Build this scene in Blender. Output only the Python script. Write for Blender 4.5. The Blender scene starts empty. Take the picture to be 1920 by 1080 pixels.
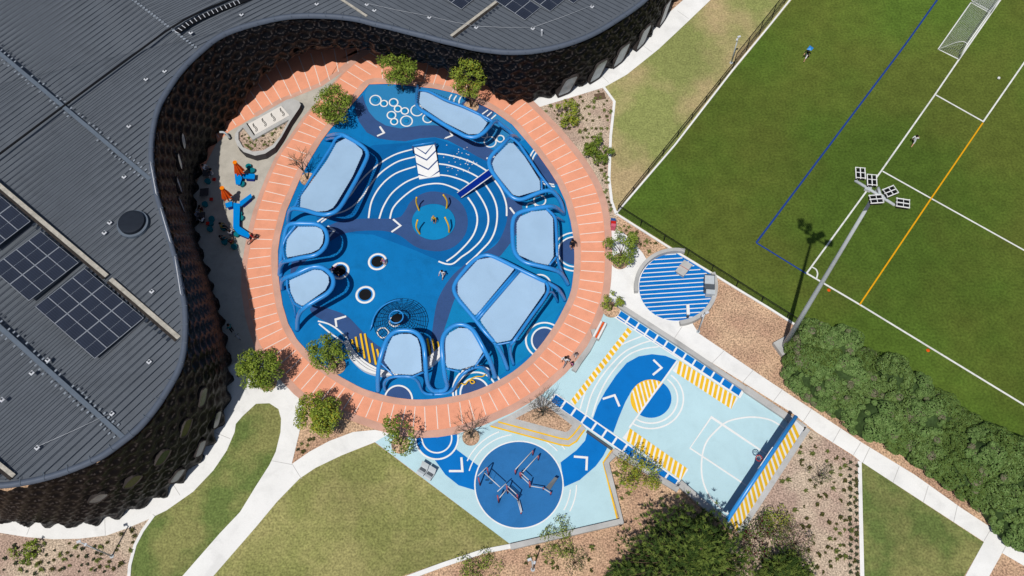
import bpy, math, random
import numpy as np
from mathutils import Vector, Matrix
from mathutils.geometry import tessellate_polygon
random.seed(7)
PI = math.pi
S = bpy.context.scene
COL = S.collection
# ------------------------------------------------------------------ camera
F = 1750.0; H = 73.0
_d = np.array([60., -860., -F]); _d /= np.linalg.norm(_d)
_Z = -_d; _X = np.array([1., 0, 0]); _X = _X - _X.dot(_Z)*_Z; _X /= np.linalg.norm(_X); _Y = np.cross(_Z, _X)
RW = np.array([_X, _Y, _Z])
cam = bpy.data.cameras.new('camera'); co = bpy.data.objects.new('camera', cam); COL.objects.link(co)
m3 = Matrix([list(RW[0]), list(RW[1]), list(RW[2])])
co.matrix_world = Matrix.Translation((0, 0, H)) @ m3.to_4x4()
cam.sensor_width = 36; cam.lens = F/1920*36; cam.clip_start = 1; cam.clip_end = 2000
S.camera = co
# ------------------------------------------------------------------ world, sun, exposure
SD = (0.1654, 0.4435)           # ground shift of a shadow per metre of height
elev = math.atan2(1, math.hypot(*SD)); az = math.atan2(-SD[1], -SD[0])
w = bpy.data.worlds.new('World'); S.world = w; w.use_nodes = True
nt = w.node_tree; bg = nt.nodes['Background']
sky = nt.nodes.new('ShaderNodeTexSky'); sky.sky_type = 'NISHITA'; sky.sun_disc = False
sky.sun_elevation = elev; sky.sun_rotation = PI/2 - az
nt.links.new(sky.outputs[0], bg.inputs[0]); bg.inputs[1].default_value = 0.07
sl = bpy.data.lights.new('sun', 'SUN'); sl.energy = 4.2; sl.angle = math.radians(0.5); sl.color = (1, .965, .91)
so = bpy.data.objects.new('sun', sl); COL.objects.link(so); so.location = (0, 0, 60)
so.rotation_euler = Vector((SD[0], SD[1], -1)).to_track_quat('-Z', 'Y').to_euler()
S.view_settings.view_transform = 'Standard'; S.view_settings.look = 'None'
S.view_settings.exposure = 0.0; S.view_settings.gamma = 1
S.render.engine = 'CYCLES'
KL = 1.45                        # picture value of a white sunlit surface, to turn picture colours into base colours
# ------------------------------------------------------------------ pixel <-> world
def P(px, py, z=0.0):
    r = RW @ np.array([px-960., 540.-py, -F]); t = (z-H)/r[2]
    return Vector((r[0]*t, r[1]*t, z))
def lin(c):
    return tuple(((v/255+.055)/1.055)**2.4 if v > 10 else v/255/12.92 for v in c)
def alb(c): return tuple(min(.86, v/KL) for v in lin(c))
# roof plane fitted to the storey heights
_A = [P(0, 912, 11.2), P(260, 805, 11), P(347, 650, 10.6), P(335, 137, 9.6), P(635, 31, 8.8), P(960, 98, 6.4), P(1210, 0, 6.0)]
_M = np.array([[p.x, p.y, 1] for p in _A]); RA, RB, RC = np.linalg.lstsq(_M, np.array([p.z for p in _A]), rcond=None)[0]
def roofz(x, y): return max(4.5, min(15, RA*x+RB*y+RC))
def PR(px, py, dz=0.0):
    r = RW @ np.array([px-960., 540.-py, -F])
    t = (RC+dz-H)/(r[2]-RA*r[0]-RB*r[1])
    return Vector((r[0]*t, r[1]*t, H+r[2]*t))
# ------------------------------------------------------------------ materials
MATS = {}
def mat(name, c, var=.12, scale=3.0, rough=.8, fine=None, fscale=60, bump=0, metal=0, c2=None, patch=.25, spec=.1, direct=False, big=None, dirt=0):
    if name in MATS: return MATS[name]
    m = bpy.data.materials.new(name); m.use_nodes = True; n = m.node_tree; b = n.nodes['Principled BSDF']; L = n.links.new
    base = c if direct else alb(c)
    b.inputs['Roughness'].default_value = rough; b.inputs['Metallic'].default_value = metal
    b.inputs['Specular IOR Level'].default_value = spec
    tc = n.nodes.new('ShaderNodeTexCoord')
    def noise(sc, det=4):
        t = n.nodes.new('ShaderNodeTexNoise'); t.inputs['Scale'].default_value = sc; t.inputs['Detail'].default_value = det
        L(tc.outputs['Object'], t.inputs['Vector']); return t
    def ramp(t, lo, hi, a, bb):
        r = n.nodes.new('ShaderNodeMapRange'); L(t.outputs['Fac'], r.inputs[0])
        for i, v in enumerate((lo, hi, a, bb)): r.inputs[1+i].default_value = v
        return r
    rgb = n.nodes.new('ShaderNodeRGB'); rgb.outputs[0].default_value = (*base, 1); out = rgb.outputs[0]
    if c2 is not None:
        t = noise(patch, 6); r = ramp(t, .42, .6, 0, 1); mx = n.nodes.new('ShaderNodeMix'); mx.data_type = 'RGBA'
        L(r.outputs[0], mx.inputs[0]); L(out, mx.inputs[6]); mx.inputs[7].default_value = (*(c2 if direct else alb(c2)), 1); out = mx.outputs[2]
    def mul(out, fac):
        mx = n.nodes.new('ShaderNodeVectorMath'); mx.operation = 'SCALE'; L(out, mx.inputs[0]); L(fac.outputs[0], mx.inputs['Scale']); return mx.outputs[0]
    if var: out = mul(out, ramp(noise(scale), .3, .7, 1-var, 1+var))
    if big: out = mul(out, ramp(noise(big[0], 3), .35, .65, 1-big[1], 1+big[1]))
    if fine: out = mul(out, ramp(noise(fscale, 2), .3, .7, 1-fine, 1+fine))
    if dirt:
        t = noise(1.1, 9); t.inputs['Roughness'].default_value = .72; out = mul(out, ramp(t, .5, .72, 1, 1-dirt))
        t = noise(.35, 6); t.inputs['Distortion'].default_value = 1.5; out = mul(out, ramp(t, .52, .66, 1, 1-dirt*.7))
    L(out, b.inputs['Base Color'])
    if bump:
        t = noise(fscale, 3); bp = n.nodes.new('ShaderNodeBump'); bp.inputs['Strength'].default_value = bump; bp.inputs['Distance'].default_value = .05
        L(t.outputs['Fac'], bp.inputs['Height']); L(bp.outputs[0], b.inputs['Normal'])
    MATS[name] = m; return m
M = {}
def dm(k, *a, **kw): M[k] = mat(k, *a, **kw)
dm('mulch', (210, 176, 144), var=.10, scale=1.2, fine=.55, fscale=8, c2=(188, 152, 126), patch=.3, rough=.95)
dm('mulch_grey', (202, 182, 160), var=.08, scale=1.0, fine=.55, fscale=8, c2=(184, 158, 142), patch=.3, rough=.95)
dm('lawn', (140, 142, 84), var=.16, scale=2.2, fine=.34, fscale=6, c2=(160, 154, 100), patch=.28, rough=.95, big=(.12, .12))
dm('lawn_dark', (106, 122, 66), var=.16, scale=1.8, fine=.32, fscale=6, c2=(140, 140, 86), patch=.3, rough=.95, big=(.1, .1))
dm('lawn_dry', (146, 152, 90), var=.12, scale=1.6, fine=.28, fscale=6, c2=(190, 168, 126), patch=.12, rough=.95, big=(.1, .08))
dm('field', (86, 110, 40), var=.14, scale=.7, fine=.26, fscale=5, c2=(96, 108, 44), patch=.08, rough=.95, big=(.035, .18))
dm('soil', (120, 104, 70), var=.2, scale=2, fine=.3, fscale=16, rough=.95)
dm('concrete', (252, 251, 248), var=.03, scale=.5, fine=.03, fscale=10, rough=.9, big=(.15, .03), dirt=0.1)
dm('joint', (205, 203, 200), var=.05)
dm('concrete_grey', (198, 197, 194), var=.07, scale=1.0, fine=.06, fscale=14, rough=.9, big=(.3, .05), dirt=0.16)
dm('patio_grey', (196, 190, 178), var=.06, scale=.8, fine=.06, fscale=14, rough=.9, big=(.3, .06), dirt=0.14)
dm('salmon', (251, 172, 138), var=.05, scale=.9, fine=.06, fscale=20, rough=.9, big=(.2, .05), dirt=0.09)
dm('tan', (220, 172, 152), var=.06, scale=1.0, fine=.06, fscale=20, rough=.9, big=(.3, .06), dirt=0.1)
dm('line_pale', (250, 232, 220), var=.03)
dm('white', (250, 250, 248), var=.03, rough=.6, dirt=0.07)
dm('blue_floor', (12, 126, 196), var=.05, scale=.6, fine=.07, fscale=22, rough=.85, big=(.12, .06), dirt=0.14)
dm('blue_deep', (8, 108, 178), var=.05, scale=.6, fine=.07, fscale=22, rough=.85, big=(.12, .05), dirt=0.14)
dm('blue_teal', (16, 138, 198), var=.05, scale=.6, fine=.07, fscale=22, rough=.85, big=(.12, .05), dirt=0.12)
dm('blue_pale', (50, 138, 196), var=.05, scale=.6, fine=.07, fscale=22, rough=.85)
dm('navy_floor', (60, 90, 142), var=.05, scale=.6, fine=.08, fscale=22, rough=.85, dirt=0.12)
dm('court_light', (198, 231, 239), var=.03, scale=.5, fine=.03, fscale=16, rough=.85, big=(.1, .035), dirt=0.06)
dm('court_blue', (8, 122, 206), var=.04, scale=.6, fine=.04, fscale=20, rough=.85, dirt=0.1)
dm('exercise_blue', (50, 120, 184), var=.05, scale=.6, fine=.07, fscale=22, rough=.85, dirt=0.12)
dm('yellow', (253, 202, 50), var=.05, scale=2, rough=.8, dirt=0.1)
dm('orange_line', (240, 172, 20), var=.05)
dm('field_white', (240, 240, 236), var=.08, scale=3, dirt=0.2)
dm('field_blue', (36, 66, 140), var=.15, scale=3)
dm('roof', (98, 104, 112), var=.05, scale=.8, fine=.08, fscale=12, rough=.55, big=(.05, .06), spec=.25, dirt=0.12)
dm('roof_seam', (46, 54, 66), var=.1, rough=.6)
dm('roof_pale', (140, 148, 158), var=.2, scale=4)
dm('roof_cap', (104, 115, 128), var=.08, scale=2, rough=.5)
dm('roof_band', (96, 105, 120), var=.06, scale=2, rough=.5)
dm('gutter', (186, 180, 168), var=.2, scale=2.5, fine=.1, fscale=10)
dm('gutter_dark', (60, 55, 52), var=.3, scale=3)
dm('panel_glass', (.017, .022, .036), direct=True, var=.25, scale=.6, rough=.3, spec=.3)
dm('panel_cell', (.06, .07, .10), direct=True, var=.1, rough=.25)
dm('panel_rim', (176, 182, 192), var=.05, rough=.4)
dm('alu', (215, 218, 224), var=.05, rough=.4)
dm('tile_black', (.002, .0023, .0035), direct=True, var=.3, scale=2, rough=.4, spec=.12)
dm('tile_rim', (.034, .029, .028), direct=True, var=.35, scale=1.2, rough=.5, spec=.12)
dm('glass_grey', (.20, .23, .25), direct=True, var=.25, scale=1.5, rough=.15, spec=.8)
dm('glass_mid', (.09, .105, .115), direct=True, var=.3, scale=1.5, rough=.2, spec=.6)
dm('glass_dark', (.012, .014, .016), direct=True, var=.3, scale=1, rough=.1, spec=.6)
dm('tube_blue', (50, 152, 232), var=.03, scale=2, rough=.32, spec=.5)
dm('tube_thin', (42, 144, 224), var=.03, scale=2, rough=.35, spec=.5)
dm('sail', (172, 204, 233), var=.025, scale=.7, rough=.9, big=(.3, .02), dirt=0.04)
dm('rope_dark', (22, 30, 48), var=.1)
dm('slide_blue', (0, 40, 140), var=.05, rough=.4)
dm('skylight_dark', (38, 44, 54), var=.1, rough=.6)
dm('steel', (200, 207, 211), var=.06, rough=.4)
dm('steel_dark', (92, 98, 104), var=.06, rough=.4)
dm('black', (26, 27, 30), var=.1, rough=.5)
dm('net_white', (225, 230, 228), var=.03)
dm('orange', (236, 92, 24), var=.08, scale=6)
dm('orange_light', (255, 140, 10), var=.03)
dm('table_blue', (0, 140, 226), var=.03, rough=.4)
dm('teal', (14, 122, 134), var=.06, rough=.5)
dm('red', (205, 40, 30), var=.1, rough=.5)
dm('pink', (224, 110, 130), var=.1)
dm('bar_red', (178, 96, 110), var=.1)
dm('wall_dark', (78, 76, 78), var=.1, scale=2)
dm('deck', (240, 234, 226), var=.03)
dm('leaf_a', (122, 142, 50), var=.2, scale=4, rough=.55)
dm('leaf_b', (150, 166, 68), var=.2, scale=4, rough=.55)
dm('leaf_c', (88, 112, 42), var=.2, scale=4, rough=.6)
dm('leaf_y', (162, 158, 50), var=.2, scale=4, rough=.6)
dm('hedge_a', (100, 128, 68), var=.2, scale=3, rough=.6)
dm('hedge_b', (122, 146, 84), var=.2, scale=3, rough=.6)
dm('hedge_c', (92, 112, 52), var=.2, scale=3, rough=.6)
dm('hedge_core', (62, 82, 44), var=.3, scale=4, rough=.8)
dm('twig', (126, 120, 98), var=.2, scale=5)
dm('pine_a', (66, 88, 40), var=.25, scale=3, rough=.6)
dm('pine_b', (112, 130, 60), var=.25, scale=3, rough=.6)
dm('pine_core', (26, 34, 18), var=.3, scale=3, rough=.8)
dm('bark', (112, 92, 74), var=.2, scale=6)
dm('bark_grey', (120, 112, 100), var=.2, scale=6)
dm('tuft_a', (96, 96, 52), var=.25, scale=5); dm('tuft_b', (84, 92, 66), var=.25, scale=5); dm('tuft_c', (118, 128, 66), var=.25, scale=5)
dm('skin', (214, 164, 134), var=.03); dm('hair_dark', (36, 28, 24), var=.1); dm('hair_fair', (190, 150, 96), var=.1)
dm('cloth_white', (236, 236, 240), var=.05); dm('cloth_black', (34, 36, 44), var=.05); dm('cloth_yellow', (240, 190, 50), var=.05)
dm('cloth_blue', (50, 90, 150), var=.05); dm('cloth_red', (190, 50, 44), var=.05); dm('cloth_grey', (140, 140, 150), var=.05)
dm('cloth_pink', (196, 110, 160), var=.05); dm('cloth_teal', (30, 110, 120), var=.05); dm('cloth_maroon', (90, 34, 40), var=.05); dm('cloth_tan', (150, 130, 70), var=.05)
dm('cloth_orange', (235, 110, 50), var=.05)
# ------------------------------------------------------------------ mesh building
class MB:
    def __init__(s): s.v = []; s.f = []; s.m = []; s.ml = []; s.sm = []
    def mi(s, m):
        m = M[m] if isinstance(m, str) else m
        if m not in s.ml: s.ml.append(m)
        return s.ml.index(m)
    def add(s, vs, fs, m, smooth=False):
        b = len(s.v); s.v += [tuple(v) for v in vs]; k = s.mi(m)
        for f in fs: s.f.append(tuple(i+b for i in f)); s.m.append(k); s.sm.append(smooth)
        return s
    def box(s, c, size, m, rz=0, rx=0, ry=0):
        R = Matrix.Rotation(rz, 3, 'Z') @ Matrix.Rotation(ry, 3, 'Y') @ Matrix.Rotation(rx, 3, 'X'); c = Vector(c)
        vs = [c + R @ Vector((x*size[0]/2, y*size[1]/2, z*size[2]/2)) for x in (-1, 1) for y in (-1, 1) for z in (-1, 1)]
        return s.add(vs, [(0, 1, 3, 2), (4, 6, 7, 5), (0, 4, 5, 1), (2, 3, 7, 6), (0, 2, 6, 4), (1, 5, 7, 3)], m)
    def tube(s, pts, r, m, n=8, smooth=True, closed=False, cap=True):
        pts = [Vector(p) for p in pts]; N = len(pts); rs = r if isinstance(r, (list, tuple)) else [r]*N
        T = []
        for i in range(N):
            if closed: t = pts[(i+1) % N]-pts[i-1]
            else: t = pts[min(i+1, N-1)]-pts[max(i-1, 0)]
            T.append(t.normalized() if t.length > 1e-9 else Vector((0, 0, 1)))
        u = T[0].orthogonal().normalized(); vs = []
        if closed:
            u = Vector((0, 0, 1)) - T[0]*T[0].z; u = u.normalized() if u.length > .1 else T[0].orthogonal().normalized()
        for i in range(N):
            u = (u-T[i]*u.dot(T[i])); u = u.normalized() if u.length > 1e-6 else T[i].orthogonal().normalized(); w_ = T[i].cross(u)
            for k in range(n):
                a = 2*PI*k/n; vs.append(pts[i]+(u*math.cos(a)+w_*math.sin(a))*rs[i])
        fs = []
        for i in range(N if closed else N-1):
            j = (i+1) % N
            for k in range(n): fs.append((i*n+k, i*n+(k+1) % n, j*n+(k+1) % n, j*n+k))
        if cap and not closed: fs += [tuple(range(n-1, -1, -1)), tuple((N-1)*n+k for k in range(n))]
        return s.add(vs, fs, m, smooth)
    def cyl(s, c, r, h, m, n=20, r2=None, smooth=False):
        c = Vector(c); r2 = r if r2 is None else r2
        vs = [c+Vector((math.cos(2*PI*k/n)*q, math.sin(2*PI*k/n)*q, z)) for z, q in ((0, r), (h, r2)) for k in range(n)]
        fs = [(k, (k+1) % n, n+(k+1) % n, n+k) for k in range(n)]
        s.add(vs, fs, m, smooth); b = len(s.v)-2*n
        s.f += [tuple(b+n-1-k for k in range(n)), tuple(b+n+k for k in range(n))]; s.m += [s.mi(m)]*2; s.sm += [False]*2
        return s
    def dome(s, c, r, h, m, n=16, k=5):
        c = Vector(c); vs = []; fs = []
        for j in range(k):
            a = PI/2*j/k
            for i in range(n): vs.append(c+Vector((math.cos(2*PI*i/n)*r*math.cos(a), math.sin(2*PI*i/n)*r*math.cos(a), h*math.sin(a))))
        vs.append(c+Vector((0, 0, h)))
        for j in range(k-1):
            for i in range(n): fs.append((j*n+i, j*n+(i+1) % n, (j+1)*n+(i+1) % n, (j+1)*n+i))
        for i in range(n): fs.append(((k-1)*n+i, (k-1)*n+(i+1) % n, k*n))
        return s.add(vs, fs, m, True)
    def prism(s, pts, z0, z1, m, mside=None):
        # pts: list of plan vectors; z0/z1 numbers or functions
        f0 = z0 if callable(z0) else (lambda x, y: z0); f1 = z1 if callable(z1) else (lambda x, y: z1)
        n = len(pts); lo = [Vector((p[0], p[1], f0(p[0], p[1]))) for p in pts]; hi = [Vector((p[0], p[1], f1(p[0], p[1]))) for p in pts]
        s.flat(hi, m); s.add(lo+hi, [(i, (i+1) % n, n+(i+1) % n, n+i) for i in range(n)], mside or m); return s
    def flat(s, pts, m):
        tr = tessellate_polygon([[Vector((p[0], p[1], 0)) for p in pts]])
        out = []
        for t in tr:
            a, b, c = [Vector((pts[i][0], pts[i][1])) for i in t]
            cr = (b-a).cross(c-a) if False else (b.x-a.x)*(c.y-a.y)-(b.y-a.y)*(c.x-a.x)
            out.append(tuple(t) if cr > 0 else (t[0], t[2], t[1]))
        return s.add(pts, out, m)
    def build(s, name, parent=None, link=True):
        me = bpy.data.meshes.new(name); me.from_pydata(s.v, [], s.f)
        for m in s.ml: me.materials.append(m)
        me.polygons.foreach_set('material_index', s.m); me.polygons.foreach_set('use_smooth', s.sm); me.update()
        o = bpy.data.objects.new(name, me); COL.objects.link(o)
        if parent: o.parent = parent
        return o
def tag(o, label, cat, group=None, kind=None):
    if label: o['label'] = label
    if cat: o['category'] = cat
    if group: o['group'] = group
    if kind: o['kind'] = kind
    return o
def thing(name, label, cat, loc=(0, 0, 0), rz=0, group=None):
    o = bpy.data.objects.new(name, None); COL.objects.link(o); o.empty_display_size = .3
    o.location = loc; o.rotation_euler = (0, 0, rz); return tag(o, label, cat, group)
KIDS = {}
def part(mb, name, t, label=None):
    o = mb.build(name, t)
    if label: o['label'] = label
    KIDS.setdefault(t.name, []).append(o); return o
def dup(root, loc, rz, label=None, group=None, scale=None):
    r = root.copy(); COL.objects.link(r); r.location = loc; r.rotation_euler = (0, 0, rz)
    if scale: r.scale = scale
    if label: r['label'] = label
    if group: r['group'] = group
    for c in KIDS.get(root.name, []):
        k = c.copy(); COL.objects.link(k); k.parent = r
        for g in KIDS.get(c.name, []):
            q = g.copy(); COL.objects.link(q); q.parent = k
    return r
def cr(pts, n=6, closed=False):
    pts = [Vector(p) for p in pts]; N = len(pts); out = []
    rng = range(N) if closed else range(N-1)
    for i in rng:
        if closed: a, b, c, d = pts[i-1], pts[i], pts[(i+1) % N], pts[(i+2) % N]
        else: a, b, c, d = pts[max(i-1, 0)], pts[i], pts[i+1], pts[min(i+2, N-1)]
        for k in range(n):
            t = k/n; out.append(.5*((2*b)+(c-a)*t+(2*a-5*b+4*c-d)*t*t+(3*b-a-3*c+d)*t**3))
    if not closed: out.append(pts[-1])
    return out
def ell(cx, cy, rx, ry, n=48, a0=0, a1=360): return [(cx+rx*math.cos(math.radians(a0+(a1-a0)*k/n)), cy+ry*math.sin(math.radians(a0+(a1-a0)*k/n))) for k in range(n if a1-a0 == 360 else n+1)]
class Sheet:
    """a flat surface with its painted pattern, one mesh; each layer lies 3 mm above the one below"""
    def __init__(s, z): s.mb = MB(); s.z = z
    def up(s, dz=.0022): s.z += dz; return s
    def poly(s, px, m, smooth=0):
        if smooth: px = [tuple(p[:2]) for p in cr([(a, b, 0) for a, b in px], smooth, True)]
        s.mb.flat([P(a, b, s.z) for a, b in px], m); s.up(); return s
    def line(s, px, wd, m, smooth=0, closed=False):
        if smooth: px = [tuple(p[:2]) for p in cr([(a, b, 0) for a, b in px], smooth, closed)]
        pts = [P(a, b, s.z) for a, b in px]; N = len(pts); vs = []
        for i in range(N):
            if closed: a, b = pts[i-1], pts[(i+1) % N]
            else: a, b = pts[max(i-1, 0)], pts[min(i+1, N-1)]
            t = (b-a); t.normalize(); nn = Vector((-t.y, t.x, 0)); k = 1
            if 0 < i < N-1 or closed:
                t1 = (pts[(i+1) % N]-pts[i]).normalized(); k = 1/max(.5, abs(t1.dot(t)))
            vs += [pts[i]+nn*wd/2*k, pts[i]-nn*wd/2*k]
        fs = [(2*i, 2*i+1, (2*i+3) % (2*N), (2*i+2) % (2*N)) for i in range(N if closed else N-1)]
        s.mb.add(vs, fs, m); s.z += .0004; return s
    def lines(s, L, wd, m):
        for l in L: s.line(l, wd, m)
        s.up(); return s
    def ring(s, cx, cy, rx, ry, wd, m, a0=0, a1=360):
        if a1-a0 == 360: s.line(ell(cx, cy, rx, ry), wd, m, closed=True)
        else: s.line(ell(cx, cy, rx, ry, 32, a0, a1), wd, m)
        return s
    def done(s, name): return tag(s.mb.build(name), None, None, kind='structure')
def z4(ox, oy, L, k=4.0): return [(ox+x/k, oy+y/k) for x, y in L]
def lerp(a, b, t): return tuple(x+(y-x)*t for x, y in zip(a, b))
# ================================================================== SETTING
g = Sheet(-.02); g.mb.flat([Vector(p+(-.02,)) for p in ((-500, -400), (500, -400), (500, 600), (-500, 600))], 'mulch'); g.done('ground')
EDGE = [(-160, 900), (-60, 909), (0, 912), (55, 904), (102, 892), (147, 876), (190, 856), (227, 830), (260, 803), (292, 765), (317, 727), (337, 690), (346, 655), (349, 615), (348, 575), (342, 540), (332, 492), (320, 448), (305, 397), (294, 360), (286, 310), (285, 270), (290, 230), (300, 195), (317, 165), (335, 138), (355, 115), (380, 92), (405, 72), (435, 57), (480, 43), (530, 32), (567, 29), (600, 29), (635, 31), (670, 36), (700, 44), (732, 51), (762, 59), (795, 67), (825, 75), (855, 82), (885, 89), (917, 94), (947, 97), (980, 97), (1010, 94), (1050, 86), (1095, 71), (1130, 54), (1167, 31), (1185, 19), (1210, 0), (1240, -30), (1270, -70), (1300, -120)]
# --- lawns
s = Sheet(.0); s.poly([(1132, 164), (1175, 140), (1235, 92), (1285, 45), (1332, 0), (1375, -50), (1540, -60), (1487, 0), (1265, 271), (1156, 399), (1147, 378), (1142, 335), (1145, 255), (1152, 190)], 'lawn_dry'); s.done('lawn')
s = Sheet(.0); s.poly([(480, 757), (505, 756), (522, 767), (527, 785), (526, 810), (517, 847), (505, 872), (480, 911), (450, 960), (412, 1000), (342, 1080), (290, 1140), (236, 1140), (240, 1080), (242, 1060), (252, 1022), (266, 995), (285, 968), (330, 945), (400, 882), (442, 795), (455, 780)], 'lawn_dark'); s.done('lawn')
s = Sheet(.0); s.poly([(702, 830), (955, 1019), (905, 1031), (830, 1054), (755, 1080), (600, 1150), (330, 1150), (400, 1080), (480, 988), (520, 940), (562, 897), (592, 877), (640, 854)], 'lawn'); s.done('lawn')
s = Sheet(.0); s.poly([(1615, 866), (1845, 1017), (1808, 1080), (1760, 1150), (1620, 1150)], 'lawn_dark'); s.done('lawn')
s = Sheet(.002); s.poly([(1010, 200), (1132, 164), (1152, 190), (1145, 255), (1142, 335), (1147, 378), (1156, 399), (1160, 440), (1120, 420), (1100, 300)], 'mulch_grey')
s.poly([(-60, 990), (0, 996), (100, 1008), (200, 1000), (290, 966), (266, 995), (252, 1022), (242, 1060), (236, 1160), (-80, 1160)], 'mulch_grey')
s.poly([(1512, 800), (1612, 864), (1617, 1150), (1330, 1150), (1370, 1010)], 'mulch_grey'); s.done('mulch_bed')
# --- sports field
s = Sheet(.004)
fld = [P(1157, 399), P(1489, -5), P(1489, -5)+(P(1489, -5)-P(1157, 399))*1.6]
c2 = P(1489, 608); far = P(1157, 399)+(c2-P(1157, 399)).normalized()*120
s.mb.flat([Vector((p.x, p.y, .004)) for p in (fld[0], far, far+(fld[2]-fld[0]), fld[2])], 'field'); s.up()
wl = .12
s.line([(1512, 513), (1652, 321), (1752, 179), (1797, 113), (1900, -35)], .14, 'field_white')
s.line([(1755, 178), (1844, 228)], .14, 'field_white'); s.line([(1843, 229), (1920, 118), (1990, 18)], .14, 'field_white')
s.up(); s.line([(1655, 321), (1746, 372), (1920, 469), (2000, 514)], .14, 'field_white')
s.line([(1512, 512), (1612, 571), (1920, 759), (2000, 808)], .155, 'field_white')
s.up(); s.line([(1612, 571), (1746, 372), (1843, 230)], .125, 'orange_line')
s.line([(1757, 0), (1790, -45)], .17, 'field_blue'); s.line([(1757, 0), (1700, 80), (1557, 270), (1418, 455)], .17, 'field_blue'); s.line([(1418, 455), (1512, 513)], .13, 'field_blue')
s.up(); s.line([(1523, 501), (1530, 505), (1533, 513), (1531, 522)], .12, 'field_white', 4)
s.done('sports_field')
# --- concrete paths
s = Sheet(.008)
s.poly([(-80, 955), (0, 950), (237, 930), (402, 800), (425, 675), (440, 655), (478, 660), (500, 682), (527, 712), (567, 752), (563, 800), (561, 812), (547, 870), (580, 847), (617, 827), (662, 810), (703, 806), (735, 812), (703, 829), (640, 854), (592, 877), (562, 897), (520, 940), (480, 988), (400, 1080), (340, 1140), (290, 1140), (342, 1080), (412, 1000), (450, 960), (480, 911), (505, 872), (517, 847), (526, 810), (527, 785), (522, 767), (505, 756), (480, 757), (455, 780), (442, 795), (440, 810), (425, 845), (400, 882), (362, 922), (312, 957), (275, 975), (237, 991), (200, 1004), (150, 1010), (100, 1011), (50, 1007), (0, 999), (-80, 985)], 'concrete')
s.lines([z4(480, 810, [(115, 215), (275, 245)]), z4(480, 810, [(275, 245), (340, 350)]), z4(0, 810, [(1615, 5), (1725, 50)]), z4(0, 810, [(1290, 380), (1350, 475)]), z4(0, 810, [(785, 640), (790, 780)]), z4(0, 810, [(245, 660), (200, 770)])], .05, 'joint')
s.done('path')
s = Sheet(.008)
s.poly([(970, 176), (1047, 150), (1110, 130), (1167, 95), (1225, 50), (1292, -10), (1340, -60), (1385, -60), (1332, 0), (1285, 45), (1235, 92), (1175, 140), (1132, 164), (1010, 201)], 'concrete')
s.lines([z4(960, 0, [(645, 540), (725, 620)]), z4(960, 0, [(945, 315), (1050, 390)]), z4(960, 0, [(1240, 80), (1325, 140)])], .05, 'joint'); s.done('path')
s = Sheet(.008)
s.poly([(1140, 428), (1150, 428), (1170, 437), (1190, 457), (1205, 474), (1212, 486), (1270, 560), (1310, 625), (1440, 713), (1587, 810), (1615, 829), (1715, 890), (1802, 952), (1852, 985), (1920, 1022), (2000, 1064), (2000, 1106), (1920, 1061), (1879, 1037), (1855, 1080), (1815, 1150), (1768, 1150), (1810, 1080), (1845, 1016), (1612, 864), (1600, 854), (1530, 810), (1485, 774), (1440, 746), (1152, 566), (1138, 590), (1120, 600)], 'concrete')
s.lines([z4(1440, 810, [(640, 172), (695, 80)]), z4(1440, 810, [(1620, 815), (1680, 715)]), *[[lerp((1276, 646), (1845, 1016), k/10), lerp((1306, 622), (1852, 985), k/10-.004)] for k in range(1, 10)], z4(1440, 810, [(1755, 910), (1800, 825)]), z4(960, 540, [(1215, 380), (1275, 290)])], .05, 'joint'); s.done('path')
# --- plaza paving: salmon ring with tan borders
INN = [(692, 158), (730, 157), (780, 162), (815, 166), (855, 175), (890, 190), (925, 208), (960, 233), (987, 264), (1008, 289), (1030, 320), (1045, 344), (1060, 377), (1070, 415), (1076, 450), (1077, 482), (1076, 507), (1072, 540), (1066, 560), (1055, 583), (1042, 607), (1022, 637), (1002, 662), (985, 679), (960, 699), (925, 719), (880, 737), (830, 747), (780, 750), (730, 744), (680, 729), (630, 702), (590, 673), (557, 637), (540, 606), (530, 572), (524, 535), (521, 500), (521, 470), (525, 443), (537, 395), (552, 360), (567, 325), (585, 293), (602, 265), (620, 241), (665, 190)]
OUT = [(640, 110), (700, 75), (760, 80), (830, 95), (900, 130), (945, 155), (972, 174), (985, 177), (1010, 200), (1035, 225), (1060, 252), (1080, 276), (1098, 300), (1120, 335), (1135, 371), (1144, 412), (1147, 455), (1147, 495), (1144, 540), (1135, 578), (1112, 632), (1070, 690), (1042, 717), (1017, 739), (990, 757), (960, 774), (905, 798), (855, 814), (820, 820), (780, 821), (730, 813), (680, 797), (630, 778), (567, 752), (527, 713), (500, 684), (477, 655), (465, 620), (457, 590), (451, 545), (451, 500), (457, 462), (464, 427), (472, 395), (484, 360), (498, 325), (515, 289), (540, 254), (567, 214), (597, 180)]
f = Sheet(.012)
f.poly(INN, 'blue_floor')
# colour fields of the play floor
f.poly([(692, 158), (684, 175), (686, 198), (692, 215), (705, 229), (720, 237), (750, 242), (792, 235), (830, 236), (870, 255), (930, 280), (985, 262), (940, 215), (890, 190), (855, 175), (780, 162)], 'blue_pale')
f.poly([(640, 325), (660, 292), (700, 272), (760, 268), (815, 258), (860, 275), (915, 303), (950, 340), (958, 400), (945, 440), (905, 478), (872, 500), (845, 500), (830, 492), (780, 470), (700, 440), (652, 437), (600, 425), (590, 400)], 'blue_deep')
f.poly(z4(760, 150, [(-500, 215), (-430, 150), (-410, 230), (-370, 320), (-300, 400), (-200, 460), (-50, 490), (150, 460), (300, 458), (450, 480), (600, 590), (750, 640), (930, 730), (1000, 800), (1080, 900), (1060, 1010), (900, 880), (840, 830), (720, 770), (600, 700), (430, 610), (300, 580), (150, 590), (0, 620), (-150, 610), (-280, 590), (-390, 530), (-470, 420), (-510, 300)], 5.4), 'navy_floor')
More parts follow.
